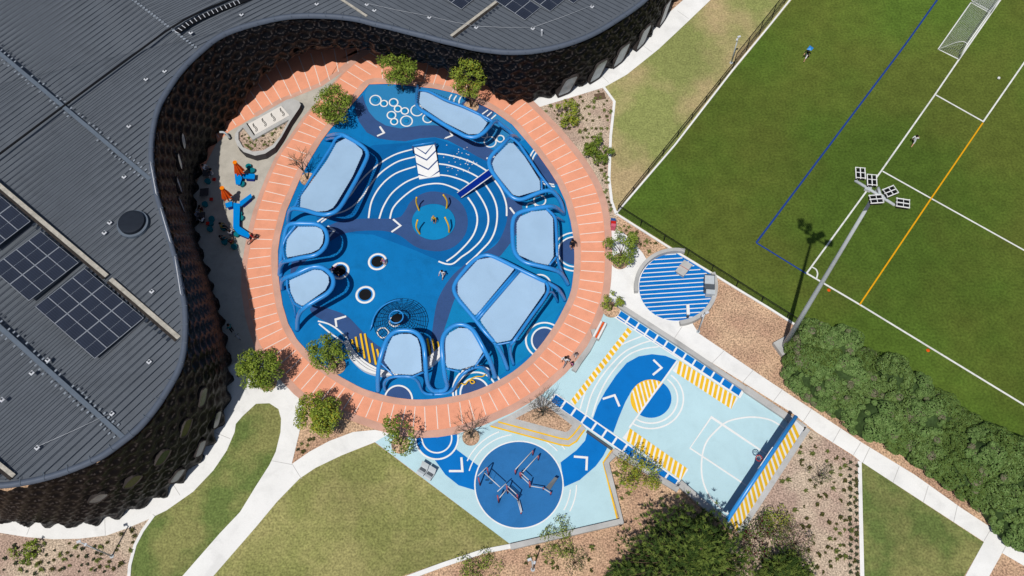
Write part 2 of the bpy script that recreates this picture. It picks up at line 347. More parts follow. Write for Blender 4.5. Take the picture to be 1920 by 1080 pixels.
f.poly([(950, 370), (981, 382), (979, 400), (975, 425), (961, 451), (939, 479), (905, 500), (870, 530), (852, 562), (840, 597), (832, 622), (830, 650), (808, 650), (810, 625), (814, 595), (820, 565), (832, 540), (850, 515), (880, 490), (911, 472), (933, 455), (946, 429), (951, 407)], 'navy_floor', 3)
f.poly([(979, 386), (981, 400), (975, 425), (961, 451), (939, 479), (905, 500), (870, 530), (852, 562), (840, 597), (832, 622), (835, 700), (900, 730), (1000, 660), (1066, 560), (1077, 480), (1060, 377), (1030, 330)], 'blue_teal')
f.poly([(582, 577), (600, 574), (620, 580), (650, 592), (675, 617), (695, 637), (715, 652), (745, 665), (790, 655), (810, 640), (835, 620), (828, 655), (800, 680), (760, 698), (705, 686), (680, 670), (655, 637), (635, 616), (590, 592)], 'navy_floor', 3)
f.poly([(575, 445), (600, 432), (615, 424), (640, 414), (680, 410), (742, 409), (758, 398), (770, 378), (792, 363), (815, 359), (845, 366), (868, 385), (877, 412), (872, 440), (852, 462), (825, 471), (795, 468), (775, 460), (755, 445), (735, 436), (705, 432), (652, 436), (620, 452), (585, 480), (560, 500), (545, 520), (550, 480)], 'navy_floor', 3)
f.poly(ell(813, 416, 41, 34), 'blue_teal')
f.poly(ell(893, 207, 33, 24), 'navy_floor'); f.poly(ell(1040, 312, 42, 34), 'navy_floor')
f.poly(ell(1078, 470, 31, 26), 'navy_floor'); f.poly(ell(1021, 638, 22, 22), 'navy_floor')
f.poly(ell(747, 750, 24, 26), 'navy_floor'); f.poly(ell(890, 738, 24, 27), 'navy_floor')
W = 'white'; aw = .15
arcs = [[(595, 416), (625, 395), (640, 382), (657, 366), (674, 342), (694, 321), (720, 301), (745, 288), (777, 279)],
 [(602, 417), (621, 404), (645, 396), (662, 386), (678, 370), (692, 350), (706, 332), (724, 316), (748, 302), (778, 294)],
 [(691, 409), (697, 377), (715, 347), (742, 325), (779, 312)], [(711, 410), (719, 387), (735, 362), (760, 342), (786, 331)],
 [(731, 410), (737, 390), (755, 370), (780, 352), (805, 345), (830, 345), (855, 354), (864, 360)],
 [(819, 288), (842, 291), (880, 302), (915, 322), (925, 335), (940, 357), (949, 382), (950, 405)],
 [(821, 307), (842, 310), (870, 319), (896, 332), (909, 345), (925, 370), (932, 395), (930, 425), (920, 450), (902, 470), (890, 482), (874, 496)],
 [(825, 328), (842, 330), (865, 337), (880, 345), (892, 357), (907, 380), (915, 402), (914, 425), (902, 450), (882, 470), (865, 482), (850, 494), (837, 495), (822, 490)],
 [(877, 370), (890, 390), (895, 412), (890, 435), (877, 455), (855, 477), (837, 490)]]
for a in arcs: f.line(a, aw, W, 5)
f.up()
for c in ([(712, 237), (720, 249), (707, 255)], [(842, 244), (848, 254), (835, 259)], [(737, 411), (751, 423), (734, 435)], [(614, 424), (627, 432), (617, 444)], [(649, 593), (629, 599), (631, 613)], [(956, 389), (965, 401)], [(924, 284), (926, 294), (912, 297)]): f.line(c, .17, W)
for x, y, r in ((704, 188, 10.5), (720, 194, 6.5), (738, 192, 8), (746, 204, 6.5), (759, 208, 6.8), (734, 216, 8), (762, 227, 11), (739, 228, 6.5), (782, 207, 11.5), (802, 222, 9), (919, 266, 11), (938, 260, 7), (1012, 376, 11), (996, 388, 8.5), (740, 603, 10), (718, 624, 10.5), (908, 253, 6)): f.ring(x, y, r, r*.88, .12, W)
f.up()
for a in ([(847, 177), (843, 183), (842, 189)], [(856, 179), (852, 185), (850, 192)], [(864, 182), (861, 188), (860, 195)], [(915, 206), (904, 214)], [(922, 210), (913, 218)], [(930, 215), (921, 223)]): f.line(a, .13, W)
for cx, cy, rx, ry in ((1078, 472, 32, 28), (1078, 472, 41, 36), (1021, 638, 24, 24), (1021, 638, 35, 33), (747, 750, 26, 27), (890, 738, 27, 29), (893, 736, 38, 38), (895, 733, 46, 47), (1012, 533, 20, 18)): f.ring(cx, cy, rx, ry, .14, W)
f.ring(1043, 308, 46, 38, .14, W, 95, 265); f.ring(1045, 306, 53, 44, .14, W, 95, 265)
f.up()
f.line([(596, 602), (615, 607), (632, 617), (652, 635)], .13, W, 4); f.line([(598, 607), (620, 625), (640, 639), (647, 645)], .13, W, 4)
for k in range(46):
    x, y = random.gauss(868, 18), random.gauss(300, 16); f.ring(x, y, .35, .35, .05, W)
f.up(); f.done('playground_floor')
# ring on top of the play floor edge
r = Sheet(.085)
def annulus(sh, a, b, m):
    A = [P(x, y, sh.z) for x, y in a]; B = [P(x, y, sh.z) for x, y in b]
    sh.mb.flat(A + [A[0]] + [B[0]] + B[::-1], m)
poly = [P(x, y, r.z) for x, y in OUT]; hole = [P(x, y, r.z) for x, y in INN]
tri = tessellate_polygon([poly, hole]); allv = poly+hole; fs = []
for t in tri:
    a, b, c = [allv[i] for i in t]; crs = (b.x-a.x)*(c.y-a.y)-(b.y-a.y)*(c.x-a.x); fs.append(tuple(t) if crs > 0 else (t[0], t[2], t[1]))
r.mb.add(allv, fs, 'salmon')
# plaza under and before the building
r.poly([(360, 330), (395, 235), (440, 150), (520, 90), (620, 50), (760, 60), (640, 111), (598, 181), (566, 216), (540, 256), (515, 290), (480, 370), (420, 300)], 'salmon'); r.up()
def offs(px, d):   # shift a closed pixel outline by d metres (positive = outward)
    pts = [P(x, y) for x, y in px]; N = len(pts); cx = sum(p.x for p in pts)/N; cy = sum(p.y for p in pts)/N; out = []
    for i in range(N):
        t = (pts[(i+1) % N]-pts[i-1]).normalized(); n_ = Vector((t.y, -t.x, 0))
        if n_.dot(pts[i]-Vector((cx, cy, 0))) < 0: n_ = -n_
        out.append(pts[i]+n_*d)
    return out
def wline(sh, pts, wd, m, closed=False):
    N = len(pts); vs = []
    for i in range(N):
        a, b = (pts[i-1], pts[(i+1) % N]) if closed else (pts[max(i-1, 0)], pts[min(i+1, N-1)])
        t = (b-a).normalized(); nn = Vector((-t.y, t.x, 0)); q = Vector((pts[i].x, pts[i].y, sh.z)); vs += [q+nn*wd/2, q-nn*wd/2]
    sh.mb.add(vs, [(2*i, 2*i+1, (2*i+3) % (2*N), (2*i+2) % (2*N)) for i in range(N if closed else N-1)], m)
INS = [tuple(p[:2]) for p in cr([(a, b, 0) for a, b in INN], 3, True)]
wline(r, offs(INS, .27), .56, 'tan', True); r.up()
OR_ = OUT[6:]; OS = [tuple(p[:2]) for p in cr([(a, b, 0) for a, b in OR_], 3)]
def offo(px, d):
    pts = [P(x, y) for x, y in px]; out = []
    for i in range(len(pts)):
        t = (pts[min(i+1, len(pts)-1)]-pts[max(i-1, 0)]).normalized(); n_ = Vector((t.y, -t.x, 0))
        if n_.dot(pts[i]-P(805, 455)) < 0: n_ = -n_
        out.append(pts[i]+n_*d)
    return out
wline(r, offo(OS, -.30), .62, 'tan'); r.up()
r.line([(597, 180), (640, 133), (672, 105), (700, 88)], .8, 'tan'); r.up()
# grey patio
r.poly([(330, 420), (380, 320), (405, 270), (430, 246), (455, 232), (480, 217), (527, 189), (562, 175), (600, 160), (638, 134), (644, 133), (600, 184), (567, 221), (540, 260), (517, 292), (500, 328), (486, 363), (474, 397), (466, 428), (459, 462), (453, 500), (452, 545), (459, 590), (467, 620), (479, 655), (425, 690), (330, 600)], 'patio_grey')
r.line([(478, 216), (527, 188), (565, 173), (602, 158), (640, 132)], .5, 'tan'); r.up()
# white joint lines of the ring
si = offs(INS, .62); so_ = offo(OS, -.68)
acc = 0; prev = None; L0 = 0
for i, p in enumerate(so_):
    if prev is not None: L0 += (p-prev).length
    while prev is not None and acc <= L0:
        q = min(si, key=lambda k: (k-p).length); q = Vector((q.x, q.y, 0))
        tt = 1-(L0-acc)/max(1e-6, (p-prev).length); pp = prev+(p-prev)*tt
        # nearest point on inner outline, refined
        best = min(((a+(b-a)*u) for a, b in zip(si, si[1:]+si[:1]) for u in (0, .25, .5, .75)), key=lambda k: (k-pp).length_squared)
        if (best-pp).length < 5: wline(r, [pp, best], .075, 'line_pale')
        acc += 1.02
    prev = p
L = []
for (a, b), (c, d) in zip([(425, 820), (570, 645), (630, 590), (685, 535), (740, 485), (795, 435), (850, 390)], [(570, 900), (705, 718), (758, 665), (808, 612), (860, 560), (910, 505), (955, 455)]): L.append(z4(480, 0, [(a, b), (c, d)]))
for q in ([(500, 735), (640, 815)], [(716*4-1920, 520), (950, 590)], [(1130, 395), (1118, 470)], [(1220, 405), (1190, 555)]): L.append(z4(480, 0, q))
for q in ([(-45, 680), (50, 822)], [(5, 610), (122, 785)], [(60, 530), (190, 752)], [(140, 470), (265, 722)], [(230, 450), (340, 695)], [(320, 420), (412, 670)], [(410, 400), (482, 640)], [(490, 390), (552, 600)], [(580, 340), (618, 538)], [(665, 320), (690, 475)], [(755, 300), (765, 405)], [(860, 330), (1000, 405)]): L.append(z4(480, 0, q))
for x, y in ((476, 215), (459, 225), (442.6, 235), (427, 246), (411, 258)): L.append([(x, y), (x-32, y-48)])
for x in range(5): L.append([(785+x*20.5+20, 106+x*6.5+6), (777+x*17.5+18, 142+x*8+8)])
r.lines(L, .075, 'line_pale')
RZ = r.z; r.done('plaza')
# --- ball court and lower coloured court
c = Sheet(.016)
c.poly([(703, 829), (735, 810), (780, 815), (855, 808), (905, 792), (990, 751), (1017, 733), (1042, 711), (1112, 626), (1135, 572), (1152, 566), (1397, 727), (1486, 785), (1368, 985), (1273, 905), (1152, 842), (1147, 843), (1132, 867), (1158, 973), (955, 1019)], 'court_light')
B = 'court_blue'
c.poly(z4(960, 540, [(1240, 545), (1150, 508), (1050, 496), (950, 512), (860, 562), (780, 655), (700, 775), (640, 885), (605, 985), (760, 1085), (800, 975), (850, 855), (900, 765), (960, 707), (1040, 685), (1115, 705)]), B)
c.poly([(1102, 807), (1097, 826), (1081, 844), (1051, 867), (1058, 913), (1087, 900), (1117, 874), (1131, 855), (1140, 837)], B)
c.poly([(815, 862), (835, 890), (860, 910), (890, 919), (898, 874), (875, 857), (855, 842)], B)
c.poly(ell(819, 821, 39, 39), B)
def half(cx, cy, rx, ry, a0, a1): return ell(cx, cy, rx, ry, 24, a0, a1)
cc = (1220.5, 747.5)
c.poly(half(*cc, 38.5, 36, -54, 126), B); c.poly(half(*cc, 38.5, 36, 126, 306), 'yellow')
c.poly(ell(973, 909, 84, 83, 64), W); c.poly(ell(973, 909, 81.5, 80.5, 64), 'exercise_blue')
# hatch on yellow half disc
for k in range(8):
    x0 = 1186+k*8.2; y0 = 722; dxy = (11, 52)
    p0 = None; ins = []
    for q in range(60):
        x = x0-8+q*.45*1.0; y = 700+q*1.7
        u, v = (x-cc[0])/38.5, (y-cc[1])/36
        side = (x-1180)*(676-802)-(y-802)*(1270-1180)
        if u*u+v*v < 1 and side > 0: ins.append((x, y))
    if len(ins) > 2: c.line([ins[0], ins[-1]], .13, W)
c.up()
c.line([(1270, 676), (1180, 802)], .14, W)
for k, (rx, ry) in enumerate(((50, 46), (61, 56))): c.ring(*cc, rx, ry, .13, W, -52, 124)
c.line(z4(960, 540, [(510, 910), (560, 750), (640, 600), (780, 450), (975, 360)]), .12, W, 5)
c.line(z4(960, 540, [(555, 945), (600, 790), (690, 640), (830, 490), (950, 425), (1040, 395)]), .12, W, 5)
c.line(z4(960, 540, [(600, 965), (650, 810), (730, 660), (850, 520), (970, 460), (1100, 440)]), .12, W, 5)
c.up()
def hatch(quad, n, m1='yellow', sk=.5, duty=.62):
    a, b, d, e = quad   # a->b long top edge, e->d long bottom edge
    for k in range(n):
        t0, t1 = k/n, (k+duty)/n; s0, s1 = max(0, min(1, t0+sk/n)), max(0, min(1, t1+sk/n))
        c.mb.flat([P(*q, c.z) for q in (lerp(a, b, t0), lerp(a, b, t1), lerp(e, d, s1), lerp(e, d, s0))], m1)
for q, n in ((((1177, 614), (1069, 752), (1077, 761), (1186, 620)), 17), (((1274, 676), (1384, 746), (1371, 767), (1261, 695)), 13), (((1181, 803), (1291, 880), (1277, 900), (1167, 821)), 13)):
    c.poly([q[0], q[1], q[2], q[3]], W); hatch(q, n, sk=(.2 if n == 17 else .9)); c.up()
def squares(a, b, d, e, n, gap=.11):
    c.poly([lerp(a, b, -.01), lerp(a, b, 1.01), lerp(e, d, 1.01), lerp(e, d, -.01)], W)
    for k in range(n):
        t0, t1 = (k+gap/2)/n, (k+1-gap)/n
        A, B_, D, E = lerp(a, b, t0), lerp(a, b, t1), lerp(e, d, t1), lerp(e, d, t0)
        c.mb.flat([P(*q, c.z) for q in (lerp(A, E, .0), lerp(B_, D, .0), lerp(B_, D, .86), lerp(A, E, .86))], B)
    c.up()
squares((1163.5, 582.5), (1393, 732.5), (1385.5, 745.5), (1154, 597), 13)
squares((1041.5, 739), (1273.5, 901), (1264, 916), (1031, 754.5), 12)
c.line([(1157, 592), (1383, 742)], .12, W); c.line([(1043, 739), (1274, 901)], .12, W)
for q in (z4(480, 810, [(1540, 190), (1548, 293), (1447, 293)]), [(1076, 856), (1100.5, 858), (1099.5, 882)], [(1130, 748), (1152.5, 741), (1161.5, 762)], [(1225, 674.5), (1240.5, 689.5), (1224, 703)]): c.line(q, .18, W)
c.up()
c.line([(1438, 852), (1333.7, 782), (1293.7, 840), (1402, 912)], .13, W)
c.line([(1470, 803), (1462, 797), (1440, 786), (1405, 782), (1365, 790), (1342, 808), (1324, 830), (1316, 860), (1317, 897), (1330, 930), (1350, 952), (1367, 965)], .13, W, 4)
c.ring(819, 821, 40, 40, .14, W); c.ring(819, 821, 28, 28, .12, W)
c.ring(973, 909, 97, 95, .10, W, 196, 262); c.ring(973, 909, 107, 106, .10, W, 205, 250)
c.ring(973, 909, 97, 95, .10, W, 300, 318); c.ring(973, 909, 110, 108, .10, W, 303, 322); c.ring(973, 909, 97, 95, .10, W, 5, 30); c.ring(973, 909, 108, 106, .10, W, 0, 28)
c.up()
# yellow edge lines
c.line([(1147, 843), (1131, 867), (1157, 972)], .12, 'yellow'); c.up()
CZ = c.z; c.done('ball_court')
# --- grey stepped walkway between ring and court
s = Sheet(CZ+.02)
s.mb.prism([P(x, y) for x, y in [(1014, 742), (1090, 794), (1098, 805), (1082, 829), (1066, 838), (1051, 836), (917, 799), (960, 777), (990, 760)]][::-1], .0, s.z, 'concrete_grey'); s.up()
s.line([(934, 791), (1051, 822), (1065, 824), (1075, 815), (1089, 797)], .13, 'yellow'); s.line([(920, 799), (1051, 834), (1067, 836), (1081, 827), (1096, 806)], .13, 'yellow'); s.up()
s.poly([(966, 785), (1060, 810), (1066, 808), (1073, 798), (1025, 761), (1002, 766)], 'mulch')
s.done('walkway')
# --- striped round floor
s = Sheet(.02)
fl = [(x, y) for x, y in ell(1267.5, 538, 71, 65, 64) if not (x > 1262 and (y < 472+(x-1268)*.63))]
s.poly(fl, 'court_blue')
for k in range(17):
    y0 = 474+k*8.0; seg = []
    for q in range(100):
        x = 1195+q*1.46; y = y0+7-(x-1195)*.065
        if ((x-1267.5)/69.5)**2+((y-538)/63.5)**2 < 1 and not (y < 476+(x-1268)*.63): seg.append((x, y))
    if len(seg) > 3: s.line([seg[0], seg[-1]], .085, W)
s.up(); s.ring(1267.5, 538, 70.5, 64.5, .12, W, 60, 235); s.up(); s.done('round_floor')
# ================================================================== BUILDING
bld = thing('building', 'large curved building with dark seamed metal roof and black scalloped tile walls', 'building', (0, 0, 0))
edge = [PR(*p) for p in EDGE]; edge = cr(edge, 6)
# resample by arc length
def resample(pts, step):
    out = [pts[0].copy()]; acc = 0
    for a, b in zip(pts, pts[1:]):
        l = (Vector((b.x, b.y))-Vector((a.x, a.y))).length; t = step-acc
        while t <= l: out.append(a+(b-a)*(t/l)); t += step
        acc = (acc+l) % step
    return out
E_ = resample(edge, .14); NE = len(E_)
NRM = []
for i in range(NE):
    t = E_[min(i+3, NE-1)]-E_[max(i-3, 0)]; t.z = 0; t.normalize(); NRM.append(Vector((t.y, -t.x, 0)))
far_pts = [Vector((E_[-1].x+25, E_[-1].y+60, 0)), Vector((-150, E_[-1].y+60, 0)), Vector((-150, E_[0].y, 0))]
rp = [Vector((p.x, p.y, 0)) for p in E_[::6]]+far_pts
def rv(p, dz=0): return Vector((p[0], p[1], roofz(p[0], p[1])+dz))
mb = MB(); mb.flat([rv(p) for p in rp], 'roof')
# seams, three fields of different direction; dark colour paints in the ribs' shadow lines
def clip(poly, a, d):
    ts = []; N = len(poly)
    for i in range(N):
        p, q = poly[i], poly[(i+1) % N]; e = (q[0]-p[0], q[1]-p[1]); den = d[0]*e[1]-d[1]*e[0]
        if abs(den) < 1e-9: continue
        t = ((p[0]-a[0])*e[1]-(p[1]-a[1])*e[0])/den; u = ((p[0]-a[0])*d[1]-(p[1]-a[1])*d[0])/den
        if 0 <= u < 1: ts.append(t)
    ts.sort(); return list(zip(ts[::2], ts[1::2]))
def inreg(p, half_planes): return all((p[0]-a[0])*n_[0]+(p[1]-a[1])*n_[1] > 0 for a, n_ in half_planes)
rpoly = [(p.x, p.y) for p in rp]
def hp(a, b, side):
    A, B_ = PR(*a), PR(*b); d = B_-A; n_ = (-d.y*side, d.x*side); return ((A.x, A.y), n_)
ridge4 = ((640, 0), (690, 34)); fade = ((250, 0), (372, 93))
def seams(a, b, spacing, regs, rng, w_=.045):
    A, B_ = PR(*a), PR(*b); d = Vector((B_.x-A.x, B_.y-A.y)).normalized(); nn = Vector((-d.y, d.x))
    for k in range(*rng):
        o = Vector((A.x, A.y))+nn*spacing*k
        for t0, t1 in clip(rpoly, o, d):
            lo, hi = t0+.55, t1-.55
            for pt, n_ in regs:
                den = d.x*n_[0]+d.y*n_[1]; t = ((pt[0]-o.x)*n_[0]+(pt[1]-o.y)*n_[1])/den
                if den > 0: lo = max(lo, t)
                else: hi = min(hi, t)
            lo = max(lo, -140); hi = min(hi, 140)
            if hi-lo < .5: continue
            p, q = o+d*lo, o+d*hi
            vs = []
            for pt in (p, q):
                for sgn, dz in ((-1, .004), (-1, .018), (1, .018), (1, .004)): vs.append(rv(pt+nn*sgn*w_/2, dz))
            mb.add(vs, [(0, 4, 5, 1), (1, 5, 6, 2), (2, 6, 7, 3)], 'roof_seam')
seams((25, 270), (310, 60), .53, [hp(*fade, -1)], (-170, 170))
seams((480, 32), (535, 5), .5, [hp(*fade, 1), hp(*ridge4, -1)], (-100, 160))
seams((800, 30), (900, 84), .5, [hp(*ridge4, 1)], (-160, 160))
part(mb, 'roof', bld)
# eaves band
mb = MB(); vs = []; mm = []
for i in range(0, NE, 3):
    p, n_ = E_[i], NRM[i]
    for d, dz in ((.07, -.35), (.07, .06), (-.26, .06), (-.26, .0)): q = p+n_*d; vs.append(Vector((q.x, q.y, roofz(p.x, p.y)+dz)))
K = len(vs)//4; mb.add(vs, [(i*4+k, (i+1)*4+k, (i+1)*4+k+1, i*4+k+1) for i in range(K-1) for k in range(3)], 'roof_band', True)
for i in range(6, NE-6, 11):
    p, n_ = E_[i], NRM[i]; t = Vector((-n_.y, n_.x, 0)); q = p-n_*.15
    mb.box((q.x, q.y, roofz(q.x, q.y)+.085), (.6, .035, .03), 'roof_cap', math.atan2(n_.y, n_.x))
part(mb, 'parapet', bld)
# facade
def liph(px):   # height of the facade's lower lip by image column of the top edge (only over the plaza)
    pts = [(380, 0), (430, 1.6), (480, 3.2), (560, 4.2), (760, 4.2), (860, 3.4), (900, 2.6), (918, 2.2), (926, 0)]
    if px <= 380 or px >= 926: return 0
    for (a, b), (c_, d) in zip(pts, pts[1:]):
        if a <= px <= c_: return b+(d-b)*(px-a)/(c_-a)
def pix(p):
    c_ = RW.T @ np.array([p[0], p[1], p[2]-H]); return 960+F*c_[0]/-c_[2], 540-F*c_[1]/-c_[2]
lips = []
for i, p in enumerate(E_):
    u, v = pix(p); lips.append(liph(u) if v < 160 else 0)
lips = [sum(lips[max(0, i-4):i+5])/len(lips[max(0, i-4):i+5]) for i in range(NE)]
CA, CB = 1.34, 1.1
def cell(s_, z):
    rowf = z/CB; best = 9
    for rr in (math.floor(rowf), math.floor(rowf)+1):
        off = .5*(rr % 2); cx = (round(s_/CA-off)+off)*CA
        d = math.hypot((s_-cx), (z-rr*CB)*1.06); best = min(best, d)
    return best
def bump(d):
    if d < .42: return -.15*math.cos(d/.42*PI/2)
    if d < .52: return .05*math.sin((d-.42)/.10*PI)
    return min(.13, (d-.52)*.7)
mb = MB(); NZ = 74; vs = []; ds = []
for i in range(NE):
    s_ = i*.14; p, n_ = E_[i], NRM[i]; zt = roofz(p.x, p.y)-.3; z0 = lips[i]+.22*math.cos(2*PI*s_/1.8)*(1.25 if lips[i] > .3 else 0)
    for k in range(NZ+1):
        z = z0+(zt-z0)*k/NZ; d = cell(s_, z); ds.append(d)
        o = .18+bump(d)+.30*max(0, 1-(z-lips[i])/1.8)*math.cos(2*PI*s_/1.8)+.25*math.sin(PI*(z-lips[i])/max(2, zt-lips[i]))
        vs.append(Vector((p.x+n_.x*o, p.y+n_.y*o, z)))
k1 = NZ+1; fb = []; fr = []
for i in range(NE-1):
    for k in range(NZ):
        q = (i*k1+k, (i+1)*k1+k, (i+1)*k1+k+1, i*k1+k+1)
        dd = sum(ds[x] for x in q)/4; (fr if (.435 < dd < .505 or dd > .70) else fb).append(q)
mb.v = [tuple(v) for v in vs]; a = mb.mi('tile_black'); b = mb.mi('tile_rim')
mb.f = fb+fr; mb.m = [a]*len(fb)+[b]*len(fr); mb.sm = [True]*len(mb.f)
facade = part(mb, 'facade', bld)
# soffit and recessed glass wall behind the lip
mb = MB(); vs = []
sel = [i for i in range(0, NE, 4) if lips[i] > .2]
for i in sel:
    p, n_ = E_[i], NRM[i]
    for d, z in ((.1, lips[i]+.3), (-3.7, lips[i]+.3), (-3.7, 0)): vs.append(Vector((p.x+n_.x*d, p.y+n_.y*d, z)))
mb.add(vs, [(i*3+k, (i+1)*3+k, (i+1)*3+k+1, i*3+k+1) for i in range(len(sel)-1) for k in range(2)], 'glass_dark')
part(mb, 'glazing', bld)
# leaf shaped windows
def window_at(i, z, wd, ht, m, pw=.8):
    p, n_ = E_[i], NRM[i]; t = Vector((-n_.y, n_.x, 0)); w_ = MB(); pts = []; sk = .45
    for k in range(16):
        a_ = 2*PI*k/16; x = wd/2*math.copysign(abs(math.cos(a_))**pw, math.cos(a_)); y = ht/2*math.copysign(abs(math.sin(a_))**pw, math.sin(a_))
        pts.append((x+y*sk, y))
    c_ = p+n_*(.40+.25*math.sin(PI*min(1, z/9))+(.14 if z < 1.6 else 0)); zz = z
    ring = [c_+t*x+Vector((0, 0, y))+n_*(.0) for x, y in pts]; mid = [c_+t*x*.86+Vector((0, 0, y*.86))-n_*.05 for x, y in pts]; back = [q-n_*.6 for q in ring]
    off = Vector((0, 0, zz-c_.z)); ring = [q+off for q in ring]; mid = [q+off for q in mid]; back = [q+off for q in back]
    N = 16; w_.add(back+ring, [(k, (k+1) % N, N+(k+1) % N, N+k) for k in range(N)], 'tile_rim'); w_.add(ring+mid, [(k, (k+1) % N, N+(k+1) % N, N+k) for k in range(N)], 'tile_rim')
    fo = part(w_, 'window', bld); g_ = MB(); g_.add([q for q in mid], [tuple(range(N))], m); go = g_.build('pane', fo)
def near(px, py):
    return min(range(NE), key=lambda i: (pix(E_[i])[0]-px)**2+(pix(E_[i])[1]-py)**2)
i0, i1 = near(10, 912), near(345, 665)
k = i0+60
while k < i1: window_at(k, 1.75, 1.6, 1.4, 'glass_mid', 1.5); k += 18
k = near(120, 886)
j = 0
while k < i1-10: window_at(k, 6.0, 1.6, 1.4, 'glass_mid' if j % 4 == 0 else 'glass_dark', 1.4); k += 18; j += 1
for px, py in ((1060, 80), (1118, 54), (1164, 30), (1206, 2), (1248, -38), (1284, -85)): window_at(near(px, py), 1.3, 1.5, 2.3, 'glass_grey', .35)
for x, y in ((285, 290), (286, 330), (290, 245), (298, 205)): window_at(near(x, y), 5.4, .8, 1.4, 'glass_grey')
# roof ridges, gutters, black seam, cable tray, skylight, rails
def strip(pts, wd, dz, m, mb=None, hh=.05):
    mb = mb or MB(); pts = [PR(*p) if len(p) == 2 else p for p in pts]; N = len(pts); vs = []
    for i in range(N):
        t = pts[min(i+1, N-1)]-pts[max(i-1, 0)]; t.z = 0; t.normalize(); nn = Vector((-t.y, t.x, 0))
        for sg, h_ in ((-1, 0), (-1, 1), (1, 1), (1, 0)): q = pts[i]+nn*sg*wd/2; vs.append(rv(q, .003+(dz+hh)*h_))
    mb.add(vs, [(i*4+k, (i+1)*4+k, (i+1)*4+k+1, i*4+k+1) for i in range(N-1) for k in range(3)]+[(0, 1, 2, 3), (4*N-1, 4*N-2, 4*N-3, 4*N-4)], m)
    return mb
for a, b in (((-60, 50), (282, 337)), ((-60, 560), (233, 822))):
    mb = strip([a, b], .34, .015, 'roof_cap', hh=.02); A, B_ = PR(*a), PR(*b); n_ = int((B_-A).length/.47); d = (B_-A).normalized(); nn = Vector((-d.y, d.x, 0))
    for k in range(n_):
        for sg in (-1, 1):
            if random.random() < .75: q = A+d*(k*.47+.1)+nn*sg*(.30+random.random()*.12); mb.box((q.x, q.y, roofz(q.x, q.y)+.03), (.2, .13, .03), 'roof_pale', math.atan2(nn.y, nn.x))
    part(mb, 'ridge_cap', bld)
mb = MB(); A, B_ = PR(250, 0), PR(372, 93); d = (B_-A); n_ = 24
for k in range(-6, n_): q = A+d*(k/n_); mb.box((q.x, q.y, roofz(q.x, q.y)+.03), (.24, .18, .04), 'roof_pale', .5)
part(mb, 'ridge_cap', bld)
part(strip([(620, -14), (688, 31)], .22, .04, 'gutter'), 'ridge_cap', bld)
for a, b, wd in (((-60, 298), (201, 518), .34), ((208, 524), (336, 634), .34), ((-30, 848), (27, 893), .3), ((975, -30), (846, 68), .26)):
    mb = strip([a, b], wd, .03, 'gutter'); A, B_ = PR(*a), PR(*b); d = (B_-A).normalized(); nn = Vector((-d.y, d.x, 0))
    s0 = -1 if b[0] > a[0] else 1
    mb = strip([A+nn*s0*(wd/2+.12), B_+nn*s0*(wd/2+.12)], .2, .01, 'gutter_dark', mb)
    for k in range(int((B_-A).length/.47)):
        if random.random() < .85: q = A+d*k*.47+nn*s0*(wd/2+.42); mb.box((q.x, q.y, roofz(q.x, q.y)+.012), (.3, .22, .024), 'roof_seam', math.atan2(nn.y, nn.x))
    part(mb, 'gutter', bld)
part(strip([(-40, 318), (0, 289), (115, 203), (310, 60), (345, 38), (385, 18), (430, 0), (480, -20)], .17, .03, 'black'), 'flashing', bld)
mb = strip([(332, 62), (352, 47), (375, 35), (412, 19), (462, 0), (500, -14)], .48, .05, 'black')
tp = cr([PR(*p) for p in ((332, 62), (352, 47), (375, 35), (412, 19), (462, 0))], 4); tr_ = resample(tp, .42)
for i in range(len(tr_)-1):
    d = tr_[i+1]-tr_[i]; mb.box((tr_[i].x, tr_[i].y, rv(tr_[i]).z+.13), (.05, .5, .03), 'alu', math.atan2(d.y, d.x))
part(mb, 'cable_tray', bld)
q = PR(250, 421); mb = MB(); mb.cyl(rv(q, -.1), 1.22, .28, 'roof_cap', 40); part(mb, 'skylight_kerb', bld)
mb = MB(); mb.cyl(rv(q, .1), 1.02, .38, 'skylight_dark', 40); mb.dome(rv(q, .48), .96, .05, 'skylight_dark', 40); part(mb, 'skylight', bld)
for a, b in (((286, 309), (297, 369)), ((305, 396), (323, 458)), ((332, 486), (343, 556))):
    mb = MB(); A, B_ = PR(*a), PR(*b); mb.tube([rv(A, .5)]+[rv(A+(B_-A)*k/4, .5) for k in range(1, 5)], .035, 'alu', 6)
    for k in range(5): qq = A+(B_-A)*k/4; mb.tube([rv(qq), rv(qq, .5)], .02, 'alu', 5)
    part(mb, 'guard_rail', bld)
mb = MB(); mb.cyl(rv(PR(1016, 66)), .09, .7, 'alu', 10); part(mb, 'vent_pipe', bld)
